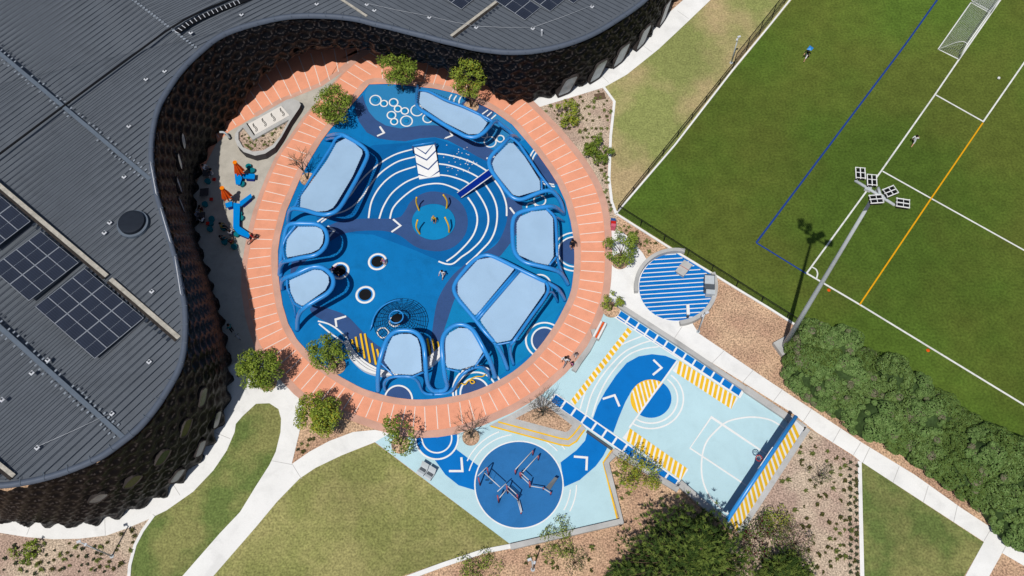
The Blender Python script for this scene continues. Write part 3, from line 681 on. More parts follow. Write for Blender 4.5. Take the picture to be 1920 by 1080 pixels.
# roof anchors
an = thing('roof_anchor', 'small pale square anchor plate fixed on the grey metal roof', 'roof anchor', rv(PR(274, 149)), .9, 'pale anchor plates dotted over the roof')
mb = MB(); mb.box((0, 0, .05), (.3, .3, .05), 'alu'); part(mb, 'plate', an); mb = MB(); mb.cyl((0, 0, .07), .05, .16, 'steel_dark', 10); mb.box((.03, 0, .18), (.16, .05, .05), 'steel_dark'); part(mb, 'eyelet', an)
ANCH = [(309, 134), (242, 237), (358, 62), (453, 28), (233, 332), (206, 418), (196, 437), (285, 547), (280, 679), (210, 776), (70, 840), (594, 8), (688, 9), (702, 20), (805, 33), (893, 52), (999, 54), (1110, 13), (90, 676), (60, 700), (4, 750)]
for p in ANCH: dup(an, rv(PR(*p)), .9)
for a, b, nm in (((805, 33), (893, 52), 'between two anchors left of the upper roof gutter'), ((893, 52), (999, 54), 'across the upper roof from the gutter to an anchor'), ((999, 54), (1110, 13), 'below the upper solar panels'), ((688, 9), (805, 33), 'near the short white ridge cap'), ((70, 840), (210, 776), 'across the lower ridge at the lower left')):
    A, B_ = PR(*a), PR(*b); mb = MB(); mb.tube([rv(A, .2), rv((A+B_)/2, .12), rv(B_, .2)], .012, 'alu', 4); tag(mb.build('safety_cable'), 'thin steel safety cable strung '+nm, 'cable')
# solar panels
def panel_proto(a, u, v, label, group):
    A, U, V = PR(*a), PR(a[0]+u[0], a[1]+u[1]), PR(a[0]+v[0], a[1]+v[1])
    U = U-A; V = V-A; return A, U, V
def make_panel(U, V, label, group):
    t = thing('solar_panel', label, 'solar panel', (0, 0, 0), 0, group); n_ = U.cross(V).normalized()
    if n_.z < 0: n_ = -n_
    mb = MB(); th = .04
    c0 = [Vector((0, 0, 0)), U, U+V, V]; mb.add([q+n_*.14 for q in c0]+[q+n_*(.14+th) for q in c0], [(0, 1, 5, 4), (1, 2, 6, 5), (2, 3, 7, 6), (3, 0, 4, 7), (0, 3, 2, 1), (4, 5, 6, 7)], 'panel_rim'); part(mb, 'frame', t)
    mb = MB(); k1_, k2_ = .012, .02
    for x0, x1 in ((k1_, .496), (.504, 1-k1_)):
        mb.add([U*x+V*y+n_*(.145+th) for x, y in ((x0, k2_), (x1, k2_), (x1, 1-k2_), (x0, 1-k2_))], [(0, 1, 2, 3)], 'panel_glass')
    for j in range(1, 6):
        y = j/6; mb.add([U*x+V*q+n_*(.148+th) for x, q in ((.025, y-.007), (.975, y-.007), (.975, y+.007), (.025, y+.007))], [(0, 1, 2, 3)], 'panel_cell')
    part(mb, 'cells', t); return t
def array(a, u, v, nu, nv, label, group):
    A, U, V = panel_proto(a, u, v, label, group); U = U*.985; V = V*.985; first = make_panel(U, V, label, group)
    for i in range(nu):
        for j in range(nv):
            loc = A+U*(i/.985)+V*(j/.985)
            if i == j == 0: first.location = loc
            else: dup(first, loc, 0)
u_, v_ = (-37.8, -33), (23.4, -19.4)
array((179, 674), u_, v_, 3, 4, 'solar panel in the block of twelve nearest the roof edge', 'solar panels of the twelve panel block')
array((56, 566), (-36, -31), (23.7, -18.3), 2, 4, 'solar panel in the middle block by the left picture edge', 'solar panels of the middle left block')
array((-11, 470), (-36, -31), (23.6, -18), 2, 3, 'solar panel in the upper block cut by the left picture edge', 'solar panels of the upper left block')
v2, u2 = (-19, -12.6), (29.5, -24)
array((984, 40), u2, v2, 1, 3, 'solar panel in the lowest block right of the upper gutter', 'solar panels right of the upper gutter')
array((1031, 24), u2, v2, 1, 3, 'solar panel in the second stepped block near the top edge', 'solar panels of the second stepped block')
array((1075, 9), u2, v2, 1, 2, 'solar panel in the rightmost stepped block at the top edge', 'solar panels of the rightmost stepped block')
array((865, 20), (29.5, -24), v2, 1, 2, 'solar panel left of the upper gutter at the top edge', 'solar panels left of the upper gutter')
# ================================================================== SHADE CANOPIES
def hpts(L): return [P(x, y, h) for x, y, h in L]
def canopy(label, main, rails, sails, r=.19, n=5):
    base = P(main[0][0], main[0][1], 0); t = thing('shade_canopy', label, 'shade canopy', (0, 0, 0), 0, 'blue tube shade canopies around the playground')
    mb = MB(); mb.tube(cr(hpts(main), n), r, 'tube_blue', 12); part(mb, 'tube_frame', t)
    for pts, rr in rails:
        mb = MB(); mb.tube(cr(hpts(pts), 4), rr, 'tube_thin' if rr < .15 else 'tube_blue', 8); part(mb, 'rail', t)
    allp = hpts(main)+[q for pts, _ in rails for q in hpts(pts)]
    src = [(x, y, h) for x, y, h in main if h > 1.8]+[(x, y, h) for pts, _ in rails for x, y, h in pts if h > 1.8]
    def hz(x, y):
        ws = [(1/((x-a)**2+(y-b)**2+4), h) for a, b, h in src]; return sum(w_*h for w_, h in ws)/sum(w_ for w_, h in ws)-.04
    for sp in sails:
        cpx = sum(p[0] for p in sp)/len(sp); cpy = sum(p[1] for p in sp)/len(sp)
        px = []
        for i in range(len(sp)):     # ease corners
            a, b, c_ = sp[i-1], sp[i], sp[(i+1) % len(sp)]
            px += [lerp(b, a, .12), lerp(b, lerp(a, c_, .5), .03), lerp(b, c_, .12)]
        # outline in world, centre fan with a slight sag
        raw = [P(x, y, hz(x, y)) for x, y in px]; A_ = np.array([[p.x, p.y, 1] for p in raw]); co_ = np.linalg.lstsq(A_, np.array([p.z for p in raw]), rcond=None)[0]
        ring = [P(x, y, p.x*co_[0]+p.y*co_[1]+co_[2]) for (x, y), p in zip(px, raw)]; cen = sum(ring, Vector())/len(ring); N = len(ring)
        mb = MB(); vs = [cen]
        for f_ in (.33, .66, 1.0):
            for q in ring:
                v = cen.lerp(q, f_); v.z -= .04*(1-f_*f_); vs.append(v)
        fs = [(0, 1+k, 1+(k+1) % N) for k in range(N)]
        for l in range(2): fs += [(1+l*N+k, 1+(l+1)*N+k, 1+(l+1)*N+(k+1) % N, 1+l*N+(k+1) % N) for k in range(N)]
        mb.add(vs, fs, 'sail', True); part(mb, 'shade_sail', t)
        mb = MB(); prev = None; z0 = [ring[k] for k in range(N)]+[ring[0]]; rs = resample(z0, .13); out = []
        M_ = len(rs)
        for k in range(M_):
            tt = (rs[(k+1) % M_]-rs[k-1]); tt.z = 0; tt = tt.normalized() if tt.length else Vector((1, 0, 0)); nn = Vector((tt.y, -tt.x, 0))
            if nn.dot(rs[k]-cen) < 0: nn = -nn
            out.append(rs[k]+nn*(.24 if k % 2 else -.015)+Vector((0, 0, .012)))
        mb.tube(out, .024, 'rope_dark', 4, False, True); part(mb, 'lacing', t)
    return t
canopy('long blue tube canopy at the left edge of the playground, beside the bare tree',
 [(614, 256, .05), (625, 253, 2.0), (640, 252, 3.2), (655, 259, 3.3), (672, 269, 3.3), (684, 279, 3.3), (689, 290, 3.3), (684, 305, 3.4), (670, 333, 3.6), (655, 360, 3.9), (640, 385, 4.2), (628, 397, 4.4), (612, 402, 4.4), (595, 401, 4.2), (575, 395, 3.8), (555, 391, 3.4), (546, 393, 3.0), (542, 402, 1.9), (541, 420, .05)],
 [([(642, 254, 3.2), (630, 260, 3.2), (620, 277, 3.2), (601, 307, 3.2), (581, 338, 3.2), (563, 367, 3.2), (553, 387, 3.2), (549, 393, 3.2)], .14), ([(611, 263, .05), (620, 260, 1.6), (630, 259, 3.1)], .13), ([(561, 370, 3.2), (559, 390, 3.3)], .09)],
 [[(648, 259), (657, 262), (679, 281), (680, 288), (661, 331), (631, 381), (624, 390), (612.6, 395.6), (594, 397), (562.6, 389), (564, 368), (612.6, 301), (631, 268)]])
canopy('small blue tube canopy on the left, just below the long one',
 [(524, 515, .05), (526, 500, 1.5), (532, 491, 2.8), (545, 488, 3.4), (566, 483, 3.8), (588, 479, 4), (601, 472, 4), (610, 461, 4), (613.5, 448, 4), (611, 434, 4), (603, 425, 4), (591, 420, 4), (575, 419, 4), (554, 419, 4), (542, 422, 3.8), (536, 431, 3.4), (532, 450, 2.8), (528.5, 470, 2.1), (526, 493, 1.2), (526, 518, .05)],
 [([(554, 423, 3.9), (545, 434, 3.6), (536, 446, 3.4), (531, 460, 3.1), (531, 474, 3.1), (534, 487, 3.1)], .11)],
 [[(555, 425), (593, 425), (603, 430), (607, 441), (605, 456), (598, 467), (584, 474), (538, 483), (536, 470), (538, 450)]])
canopy('small blue tube canopy on the left whose frame covers part of a trampoline',
 [(529.5, 542, .05), (528.5, 531, 2), (534, 522, 3.2), (556, 513, 3.8), (575, 504, 4), (590, 500, 4), (604.5, 502, 4), (617, 511, 4), (624.5, 523, 4), (623.5, 537, 4), (614, 550, 4), (593, 563, 3.9), (575, 574, 3.7), (564, 584, 3.1), (558.5, 597, 1.9), (557.5, 619, .05)],
 [([(538, 523, 3.2), (539, 541, 3.1), (545, 554, 3), (552, 569, 3.2), (567, 577, 3.6)], .10), ([(539, 541, 3.1), (545, 557, 2.4), (552, 576, 1.4), (554, 594, .05)], .10)],
 [[(542, 526), (588, 505.5), (603, 507), (615.6, 517), (617, 530), (610, 544), (567, 574), (554, 566.7), (545, 548)]])
canopy('long slanting blue tube canopy at the top of the playground between two trees',
 [(783, 161, .05), (782, 180, 1.6), (782, 196, 2.9), (787, 205, 3.3), (800, 213, 3.5), (830, 232, 3.5), (860, 249, 3.5), (875, 256, 3.5), (890, 257, 3.5), (905, 250, 3.5), (916, 239, 3.4), (925, 229, 2.9), (932, 228, 2.4), (941, 235, 1.9), (955, 246, 1.0), (973, 263, .05)],
 [([(785, 170, 2.8), (803, 171, 3.4), (834, 187, 3.5), (864, 198, 3.5), (890, 210, 3.4), (917, 224, 3.2), (924, 229, 3)], .13), ([(897, 213, 3.4), (915, 228, 3.3)], .08)],
 [[(788, 172), (803.5, 173), (843, 189), (897, 215), (914, 230), (906, 242.6), (897, 251), (878.5, 252), (834, 229.6), (790, 200), (786, 192)]])
canopy('tilted blue tube canopy at the upper right with a narrow dark slide beneath',
 [(972.6, 262, .05), (962, 255, 1.7), (954, 259, 2.7), (941, 272, 3.2), (924, 289, 3.3), (917, 302, 3.3), (920.5, 318, 3.3), (935.6, 340, 3.3), (952, 361, 3.2), (963, 371, 3.1), (978, 373.7, 3), (998.5, 366, 3), (1017, 359, 3), (1032, 358, 2.8), (1043, 366, 2.2), (1052, 381, 1.2), (1057, 400, .05)],
 [([(956, 257, 2.8), (972, 269, 3), (991, 296, 3), (1009.6, 324, 3), (1028, 348, 2.8), (1045, 366, 1.8), (1058, 398, .05)], .13), ([(1015, 334, 3), (1016, 357, 3)], .09), ([(965, 262, 2.9), (980, 276, .05)], .10)],
 [[(954, 268), (963, 269), (984, 294), (1012, 338.5), (1013, 356), (972.6, 368), (961.5, 365), (928, 324), (922.6, 307), (928, 294)]])
canopy('blue tube canopy at the right edge of the playground with an upright long panel',
 [(1057, 402, .05), (1048, 394, 1.5), (1041, 389, 2.5), (1029.6, 387, 3.1), (1007, 390, 3.3), (980, 396, 3.4), (966, 405, 3.4), (961, 420, 3.4), (961, 444, 3.4), (963, 466, 3.4), (970, 481, 3.4), (985, 492, 3.4), (1004, 497, 3.3), (1030, 503, 3), (1048, 510, 2.2), (1057, 520, 1.2), (1065, 533.5, .05)],
 [([(1024, 391, 3.1), (1040, 407, 3.1), (1043, 432, 3.1), (1044, 460, 3.0), (1045, 482, 2.7), (1050, 503, 1.7), (1064, 531, .05)], .13), ([(1044, 481, 3), (1030, 497, 3.1)], .09), ([(1041, 406, 3), (1058, 416, .05)], .10)],
 [[(996, 397), (1024, 394), (1037, 408.5), (1038, 481), (1028, 497), (1004, 492), (974, 479), (969, 470), (968.5, 418), (975, 406)]])
canopy('largest blue tube canopy, carrying two pale sails side by side',
 [(1059, 563, .05), (1051, 549, 1.6), (1040, 538, 2.8), (1009, 522, 3.6), (973, 504.5, 3.8), (946.7, 491, 3.8), (922, 480, 3.8), (906.7, 479, 3.8), (889, 488, 3.8), (869, 509, 3.8), (855, 528, 3.8), (851, 543, 3.8), (859, 561, 3.8), (875.6, 581, 3.7), (893, 602, 3.6), (911, 624.5, 3.4), (931, 646.7, 2.8), (942, 666.7, 1.6), (952, 693, .05)],
 [([(971, 505, 3.8), (890, 598, 3.6)], .12), ([(975, 507, 3.8), (894, 601, 3.6)], .12), ([(1024, 529, 3.4), (1026.7, 549, 3.4), (996, 593, 3.4), (964.5, 638, 3.4), (957, 648, 2.6), (957, 664, 1.4), (963, 684, .05)], .14), ([(929, 646.7, 3.1), (960, 641, 3.3)], .08), ([(1026.7, 549, 3.4), (1036, 548, 2.6), (1046, 566.7, .05)], .11)],
 [[(924, 482), (966.7, 502), (891, 593), (858, 553), (858, 529), (895.6, 487)], [(975.6, 509), (1021, 529), (1022, 546.7), (958, 638), (931, 643), (899, 600)]], r=.17)
canopy('blue tube canopy at the bottom left, standing over the yellow beams and white steps',
 [(709, 734, .05), (708.5, 710, 1.6), (711, 681, 3), (718, 655, 3.5), (727, 634, 3.6), (740, 622.5, 3.6), (755, 619.5, 3.6), (773, 621, 3.6), (786, 629, 3.6), (794, 646, 3.6), (797, 670, 3.3), (799, 699, 2.4), (803, 721.5, 1.1), (812, 732, .5), (822, 733.5, .3)],
 [([(722, 733.5, .05), (720.5, 717, 1.4), (732.6, 707.6, 2.4), (751, 706, 2.6), (773, 707.6, 2.6), (784, 716, 1.9), (791, 732, .6), (800, 738.5, .25), (812, 739.5, .15)], .13), ([(713, 680, 3.1), (738, 704, 2.7)], .08), ([(773, 706.7, 2.7), (796, 697, 2.6)], .08)],
 [[(736, 631), (751, 626), (769.6, 626), (782.6, 634), (788, 651), (791, 695.6), (773, 703), (738, 701), (719.6, 677), (727, 649)]])
canopy('blue tube canopy at the bottom of the playground, right of the one over the steps',
 [(823, 733.5, .3), (834, 731, .5), (838, 722, 1.0), (834, 704.5, 2.2), (830, 673, 3.2), (829, 642, 3.6), (835.6, 623, 3.6), (852, 610.5, 3.6), (869, 609, 3.6), (884.5, 617, 3.6), (895.6, 633, 3.5), (909, 658, 3.1), (920, 680, 2.1), (929, 709, .05)],
 [([(813, 739.5, .15), (833, 738.5, .2), (848, 732, .7), (855.6, 718, 1.7), (869, 700, 2.4), (886.7, 690, 2.5), (904, 689, 2.3), (914, 697, 1.3), (918, 711, .05)], .13), ([(836, 691, 2.9), (864.5, 698, 2.6)], .08), ([(891, 686.7, 2.8), (911, 660, 3.1)], .08)],
 [[(842, 624.5), (860, 614.5), (875.6, 615.6), (886.7, 624.5), (906.7, 658), (891, 684.5), (862, 693), (838, 689), (833, 669), (833, 638)]])
# ================================================================== PLAY EQUIPMENT
FZ = .055
def climb_ramp():
    t = thing('climbing_ramp', 'white ramp painted with blue chevrons, leading down from a dark bar', 'ramp')
    q = [P(776, 277, .75), P(815, 271, .75), P(825, 330, .1), P(786, 336, .1)]
    mb = MB(); lo = [v-Vector((0, 0, .08)) for v in q]; mb.add(lo+q, [(0, 3, 2, 1), (4, 5, 6, 7), (0, 1, 5, 4), (1, 2, 6, 5), (2, 3, 7, 6), (3, 0, 4, 7)], 'white')
    def bl(u, v): return q[0].lerp(q[1], u).lerp(q[3].lerp(q[2], u), v)+Vector((0, 0, .006))
    for v0, lo_, hi_ in ((-.02, .12, .9), (.18, 0, 1), (.48, 0, 1), (.82, 0, 1)):
        for a, b in (((lo_, v0), (.5, v0+.24)), ((.5, v0+.24), (hi_, v0))):
            v1, v2 = a[1], b[1]; pts = [(a[0], max(0, min(1, v1))), (b[0], max(0, min(1, v2))), (b[0], max(0, min(1, v2+.05))), (a[0], max(0, min(1, v1+.05)))]
            mb.flat([bl(*p) for p in pts], 'navy_floor')
    part(mb, 'slope', t)
    mb = MB(); mb.tube([P(773, 273, 1.0), P(816, 266, 1.0)], .06, 'tube_blue', 8); part(mb, 'bar', t)
    for x, y in ((774, 276), (816, 270)):
        mb = MB(); b = P(x, y, .95); mb.tube([(b.x, b.y, 0), (b.x, b.y, 1.05)], .09, 'navy_floor', 8); part(mb, 'post', t)
    mb = MB(); mb.prism([(v.x, v.y) for v in (q[0], q[3], q[2], q[1])][::-1], .05, lambda x, y: .06, 'navy_floor'); part(mb, 'base', t)
climb_ramp()
t = thing('slide', 'narrow dark blue slide with white side rails beside the spinning disc', 'slide')
q = [P(857.5, 362, .25), P(865, 371, .25), P(924, 329, 1.9), P(917, 318, 1.9)]
mb = MB(); lo = [v-Vector((0, 0, .1)) for v in q]; mb.add(lo+q, [(0, 1, 2, 3)[::-1], (4, 5, 6, 7), (0, 1, 5, 4), (1, 2, 6, 5), (2, 3, 7, 6), (3, 0, 4, 7)], 'slide_blue'); part(mb, 'chute', t)
for a, b in ((q[0], q[3]), (q[1], q[2])): mb = MB(); mb.tube([a+Vector((0, 0, .06)), b+Vector((0, 0, .06))], .045, 'white', 6); part(mb, 'side_rail', t)
# spinning disc with four poles
t = thing('spinning_disc', 'teal round spinning disc with four curved yellow poles', 'play disc', P(813, 416, 0))
o = P(813, 416, 0); mb = MB(); mb.add([P(x, y, .10)-o for x, y in ell(813, 416, 40.5, 33.5)]+[P(x, y, .04)-o for x, y in ell(813, 416, 41, 34)], [tuple(range(48))[::-1]]+[(k, (k+1) % 48, 48+(k+1) % 48, 48+k) for k in range(48)], 'blue_teal'); part(mb, 'disc', t)
for a, b, mx in (((786, 395), (781, 370), (780.5, 380)), ((837, 391), (831, 365), (838, 377)), ((787.5, 439), (783, 412), (780.5, 426)), ((842, 436), (834, 407), (841, 423))):
    A = P(*a, .1)-o; B_ = P(*b, 2.1)-o; Mx = P(*mx, 1.2)-o
    mb = MB(); mb.tube(cr([A, Mx, B_], 6), .075, 'yellow', 8); part(mb, 'pole', t)
# trampolines
for (x, y), lb in (((708, 491), 'round in-ground trampoline with a child at its right rim'), ((685, 553), 'empty round in-ground trampoline near the bottom left chevron'), ((637.5, 508), 'round in-ground trampoline half shaded beside the left canopies')):
    t = thing('trampoline', lb, 'trampoline', P(x, y, 0), 0, 'round in-ground trampolines'); mb = MB(); n_ = 40
    vs = [(r_*math.cos(2*PI*k/n_), r_*math.sin(2*PI*k/n_), z) for r_, z in ((.86, .05), (.84, .085), (.68, .085), (.66, .05)) for k in range(n_)]
    mb.add(vs, [(j*n_+k, j*n_+(k+1) % n_, (j+1)*n_+(k+1) % n_, (j+1)*n_+k) for j in range(3) for k in range(n_)], 'white', True); part(mb, 'rim', t)
    mb = MB(); mb.cyl((0, 0, .03), .665, .035, 'tube_thin', n_); part(mb, 'pad', t)
    mb = MB(); mb.cyl((0, 0, .066), .55, .01, 'black', n_); part(mb, 'jump_mat', t)
# bubble domes
for x, y in ((704, 187), (720, 193.5), (738, 191.5), (746, 203.5), (759, 207.5), (734, 215.5), (762, 226.5), (739, 227.5), (938, 260)):
    mb = MB(); mb.dome((0, 0, 0), .22, .1, 'blue_teal', 16); o = mb.build('bubble_dome'); o.location = P(x, y, FZ)
    tag(o, {704: 'shallow blue dome in the leftmost large white circle of the bubble pattern', 938: 'shallow blue dome in the small double ring between the two upper right canopies'}.get(x, 'shallow blue dome inside a white painted bubble circle near the top left'), 'ground dome', 'ground domes in the bubble pattern')
    if x in (704, 938): del o['group']
# rope net
t = thing('rope_net', 'low dark rope net stretched around a raised round hoop', 'climbing net', P(752, 604, 0)); o = P(752, 604, 0); R_ = 2.35; hz = 1.75
mb = MB(); top = P(743, 594, hz)-o; hr = .58
def nt_(a, f): 
    b = Vector((R_*math.cos(a), R_*.95*math.sin(a), .12)); c_ = top+Vector((hr*math.cos(a), hr*math.sin(a), 0)); p = b.lerp(c_, f); p.z = .12+(hz-.12)*f**1.6; return p
for k in range(28): mb.tube([nt_(2*PI*k/28, f/5) for f in range(6)], .016, 'rope_dark', 4)
for j in range(10): mb.tube([nt_(2*PI*k/56+.03*random.random(), (j+.25*random.random())/10) for k in range(56)], .016, 'rope_dark', 4, closed=True)
part(mb, 'net', t)
mb = MB(); mb.tube([top+Vector((hr*math.cos(a), hr*math.sin(a), 0)) for a in [2*PI*k/32 for k in range(32)]], .06, 'tube_blue', 8, closed=True); part(mb, 'hoop', t)
mb = MB(); mb.dome(top-Vector((0, 0, .5)), hr*.9, .12, 'black', 24); part(mb, 'basket', t)
mb = MB(); mb.tube([P(693, 620, .1)-o]+cr([P(x, y, h)-o for x, y, h in ((697, 611, .4), (700, 598, .5), (708, 583, .5), (722, 571, .5), (738, 564, .45), (751, 562, .1))], 5), .07, 'tube_blue', 8); part(mb, 'side_rail', t)
# yellow balance beams
for a, b, w_ in (((676, 626), (684, 672), 0), ((684, 626), (694, 680), 0), ((697, 644), (705, 684), 0), ((707, 655), (711, 672), 0), ((667, 632), (672, 660), 0), ((659.5, 637), (661.5, 645), 0), ((801, 635), (807, 667), 1), ((811, 636), (816, 662), 1), ((820, 641), (823, 652), 1)):
    A, B_ = P(*a, .12), P(*b, .12); d = B_-A; mb = MB(); L_ = d.length
    mb.box((0, 0, 0), (L_, .16, .14), 'yellow', math.atan2(d.y, d.x)); o = mb.build('balance_beam'); o.location = (A+B_)/2
    if w_: tag(o, 'yellow balance beam in the gap between the two bottom canopies', 'balance beam', 'yellow beams between the bottom canopies')
    else: tag(o, 'yellow balance beam in the fan left of the bottom left canopy', 'balance beam', 'yellow beams left of the canopy')
# white terraced steps
inn = [(653, 638), (664, 658), (681, 675), (701, 688), (723, 697), (745, 699), (768, 695), (786, 686), (801, 673), (815, 661), (828, 648)]
out = [(648, 644), (651, 658), (658, 675), (677, 694), (695, 703), (714, 707), (733, 708), (765, 706), (795, 696), (815, 685), (831, 668)]
A = [P(x, y) for x, y in inn]; B_ = [P(x, y) for x, y in out]; A = cr(A, 4); B_ = cr(B_, 4)
t = thing('terraced_seat', 'curved white concrete steps along the lower edge of the play floor', 'steps')
for k, (f0, f1, h) in enumerate(((0, .34, .25), (.34, .67, .40), (.67, 1, .55))):
    mb = MB(); a_ = [p.lerp(q, f0) for p, q in zip(A, B_)]; b_ = [p.lerp(q, f1) for p, q in zip(A, B_)]; N = len(a_)
    vs = [Vector((p.x, p.y, z)) for p, z in [(p, .0) for p in a_]+[(p, h) for p in a_]+[(p, h) for p in b_]+[(p, 0) for p in b_]]
    mb.add(vs, [(j*N+i, j*N+i+1, (j+1)*N+i+1, (j+1)*N+i) for j in range(3) for i in range(N-1)]+[(0, N, 2*N, 3*N), (N-1, 4*N-1, 3*N-1, 2*N-1)], 'white'); part(mb, 'step', t)
# yellow rope tangle
mb = MB(); mb.tube(cr([P(x, y, .35) for x, y in ((858, 727), (864, 719), (872, 721), (878, 714), (886, 713), (890, 717), (884, 719), (882, 712), (893, 706), (904, 706), (910, 702))], 4), .05, 'yellow', 6); tag(mb.build('climbing_rope'), 'looping pale yellow rope hanging over the lowest floor circle', 'rope')
# exercise rigs -------------------------------------------------------
def rig(name, label, posts, bars, cat='exercise frame', h=1.6, extra=None):
    t = thing(name, label, cat)
    for x, y, hh in posts:
        b = P(x, y, 0); mb = MB(); mb.tube([(b.x, b.y, 0), (b.x, b.y, hh)], .06, 'bar_red', 8); part(mb, 'post', t)
    for a, b, z in bars:
        mb = MB(); mb.tube([P(*a, z), P(*b, z)], .04, 'alu', 6); part(mb, 'bar', t)
    if extra: extra(t)
def E3(x, y): return (880+x/6, 820+y/6)
rig('parallel_bars', 'pair of long parallel bars on red posts at the upper part of the exercise circle', [(*E3(520, 415), 1.2), (*E3(714, 200), 1.2), (*E3(572, 445), 1.2), (*E3(776, 255), 1.2)], [(E3(518, 362), E3(708, 155), 1.2), (E3(600, 392), E3(772, 205), 1.2)])
def wallbars(t):
    mb = MB()
    for k in range(6): mb.tube([P(*lerp(E3(430, 590), E3(540, 705), 1), .3+k*.32)]*1+[P(*E3(545, 705), .3+k*.32), P(*E3(425, 590), .3+k*.32)], .03, 'alu', 5)
    part(mb, 'ladder_rungs', t)
    for x, y in ((200, 480), (240, 515)):
        mb = MB(); b = P(*E3(x, y), .9); mb.tube([b+Vector((.14*math.cos(a), 0, .14*math.sin(a))) for a in [2*PI*k/12 for k in range(12)]], .022, 'black', 5, closed=True); mb.tube([b+Vector((0, 0, .14)), b+Vector((0, 0, 1.5))], .012, 'black', 4); part(mb, 'ring', t)
rig('pull_up_frame', 'large pull-up frame with hanging rings and ladder, left side of the exercise circle', [(*E3(122, 540), 2.3), (*E3(218, 430), 2.3), (*E3(332, 735), 2.3), (*E3(432, 630), 2.3), (*E3(545, 715), 2.0)],
    [(E3(95, 435), E3(195, 335), 2.3), (E3(315, 610), E3(412, 520), 2.3), (E3(170, 400), E3(345, 560), 2.3), (E3(412, 530), E3(530, 640), 2.0), (E3(340, 680), E3(415, 590), 1.2)], extra=wallbars)
def board(t):
    a, b = E3(860, 560), E3(980, 460); mb = MB(); q = [P(*E3(860, 560), .5), P(*E3(905, 595), .5), P(*E3(995, 460), .9), P(*E3(960, 445), .9)]
    lo = [v-Vector((0, 0, .06)) for v in q]; mb.add(lo+q, [(3, 2, 1, 0), (4, 5, 6, 7), (0, 1, 5, 4), (1, 2, 6, 5), (2, 3, 7, 6), (3, 0, 4, 7)], 'steel_dark'); part(mb, 'board', t)
rig('sit_up_bench', 'grey sit-up board on red posts at the right of the exercise circle', [(*E3(832, 590), .7), (*E3(915, 645), .7), (*E3(683, 565), 1.1)], [(E3(690, 548), E3(825, 570), .9), (E3(835, 575), E3(915, 625), .65)], extra=board)
rig('turn_frame', 'short frame with a bar between two red posts at the centre of the exercise circle', [(*E3(583, 460), 1.7), (*E3(680, 560), 1.7)], [(E3(572, 392), E3(668, 480), 1.65), (E3(585, 440), E3(680, 530), .8)])
rig('balance_post', 'single sloping step bar at the bottom of the exercise circle', [(*E3(582, 860), .4)], [(E3(545, 715), E3(582, 848), .4), (E3(560, 712), E3(592, 840), .4)])
# ================================================================== COURT FURNITURE
# basketball wall: blue face to the court, striped yellow back sloping down
t = thing('court_end_wall', 'wedge wall at the court end, blue front and sloping back striped yellow and white', 'wall')
WH = 3.3
a0, a1 = P(1367, 970, WH), P(1489, 786, WH); b0, b1 = P(1381, 997, 2.3), P(1508, 803, 2.3)
def V2(v, z): return Vector((v.x, v.y, z))
mb = MB(); mb.add([P(1369, 969, 0), P(1490, 788, 0), a1, a0, P(1507, 806, 0), P(1380, 998, 0), b0, b1], [(0, 1, 2, 3), (1, 4, 7, 2), (0, 3, 6, 5), (5, 6, 7, 4)], 'tube_thin'); part(mb, 'front_face', t)
mb = MB(); mb.add([a0, a1, b1, b0], [(0, 3, 2, 1)], 'white'); up = Vector((0, 0, .012))
for k in range(19):
    f0, f1 = (k+.0)/19, (k+.6)/19; g0, g1 = max(0, f0-.028), max(0, f1-.028)
    g0, g1 = min(1, f0+.02), min(1, f1+.02)
    mb.add([a0.lerp(a1, f0)+up, a0.lerp(a1, f1)+up, b0.lerp(b1, max(0, f1-.055))+up, b0.lerp(b1, max(0, f0-.055))+up], [(0, 3, 2, 1)], 'yellow')
part(mb, 'striped_slope', t)
mb = MB(); mb.tube([a0+(a0-a1).normalized()*.3, a1+(a1-a0).normalized()*.3], .17, 'tube_blue', 10); part(mb, 'top_rail', t)
t = thing('basketball_hoop', 'basketball hoop with white backboard and red rim fixed to the blue end wall', 'basketball hoop')
d = (a1-a0).normalized(); nrm = Vector((-d.y, d.x, 0)); bc = P(1437, 861, 3.4)
mb = MB(); mb.box(bc+nrm*.12, (1.8, .05, 1.05), 'white', math.atan2(d.y, d.x)); part(mb, 'backboard', t)
rc = P(1423, 859, 3.05); mb = MB(); mb.tube([rc+Vector((.23*math.cos(a), .23*math.sin(a), 0)) for a in [2*PI*k/20 for k in range(20)]], .03, 'red', 6, closed=True); mb.tube([rc-nrm*.2, bc-Vector((0, 0, .3))], .04, 'red', 6); part(mb, 'rim', t)
mb = MB()
for k in range(10):
    a = 2*PI*k/10; mb.tube([rc+Vector((.22*math.cos(a), .22*math.sin(a), 0)), rc+Vector((.13*math.cos(a+.5), .13*math.sin(a+.5), -.4))], .012, 'net_white', 4)
    mb.tube([rc+Vector((.22*math.cos(a), .22*math.sin(a), 0)), rc+Vector((.13*math.cos(a-.5), .13*math.sin(a-.5), -.4))], .012, 'net_white', 4)
part(mb, 'net', t)
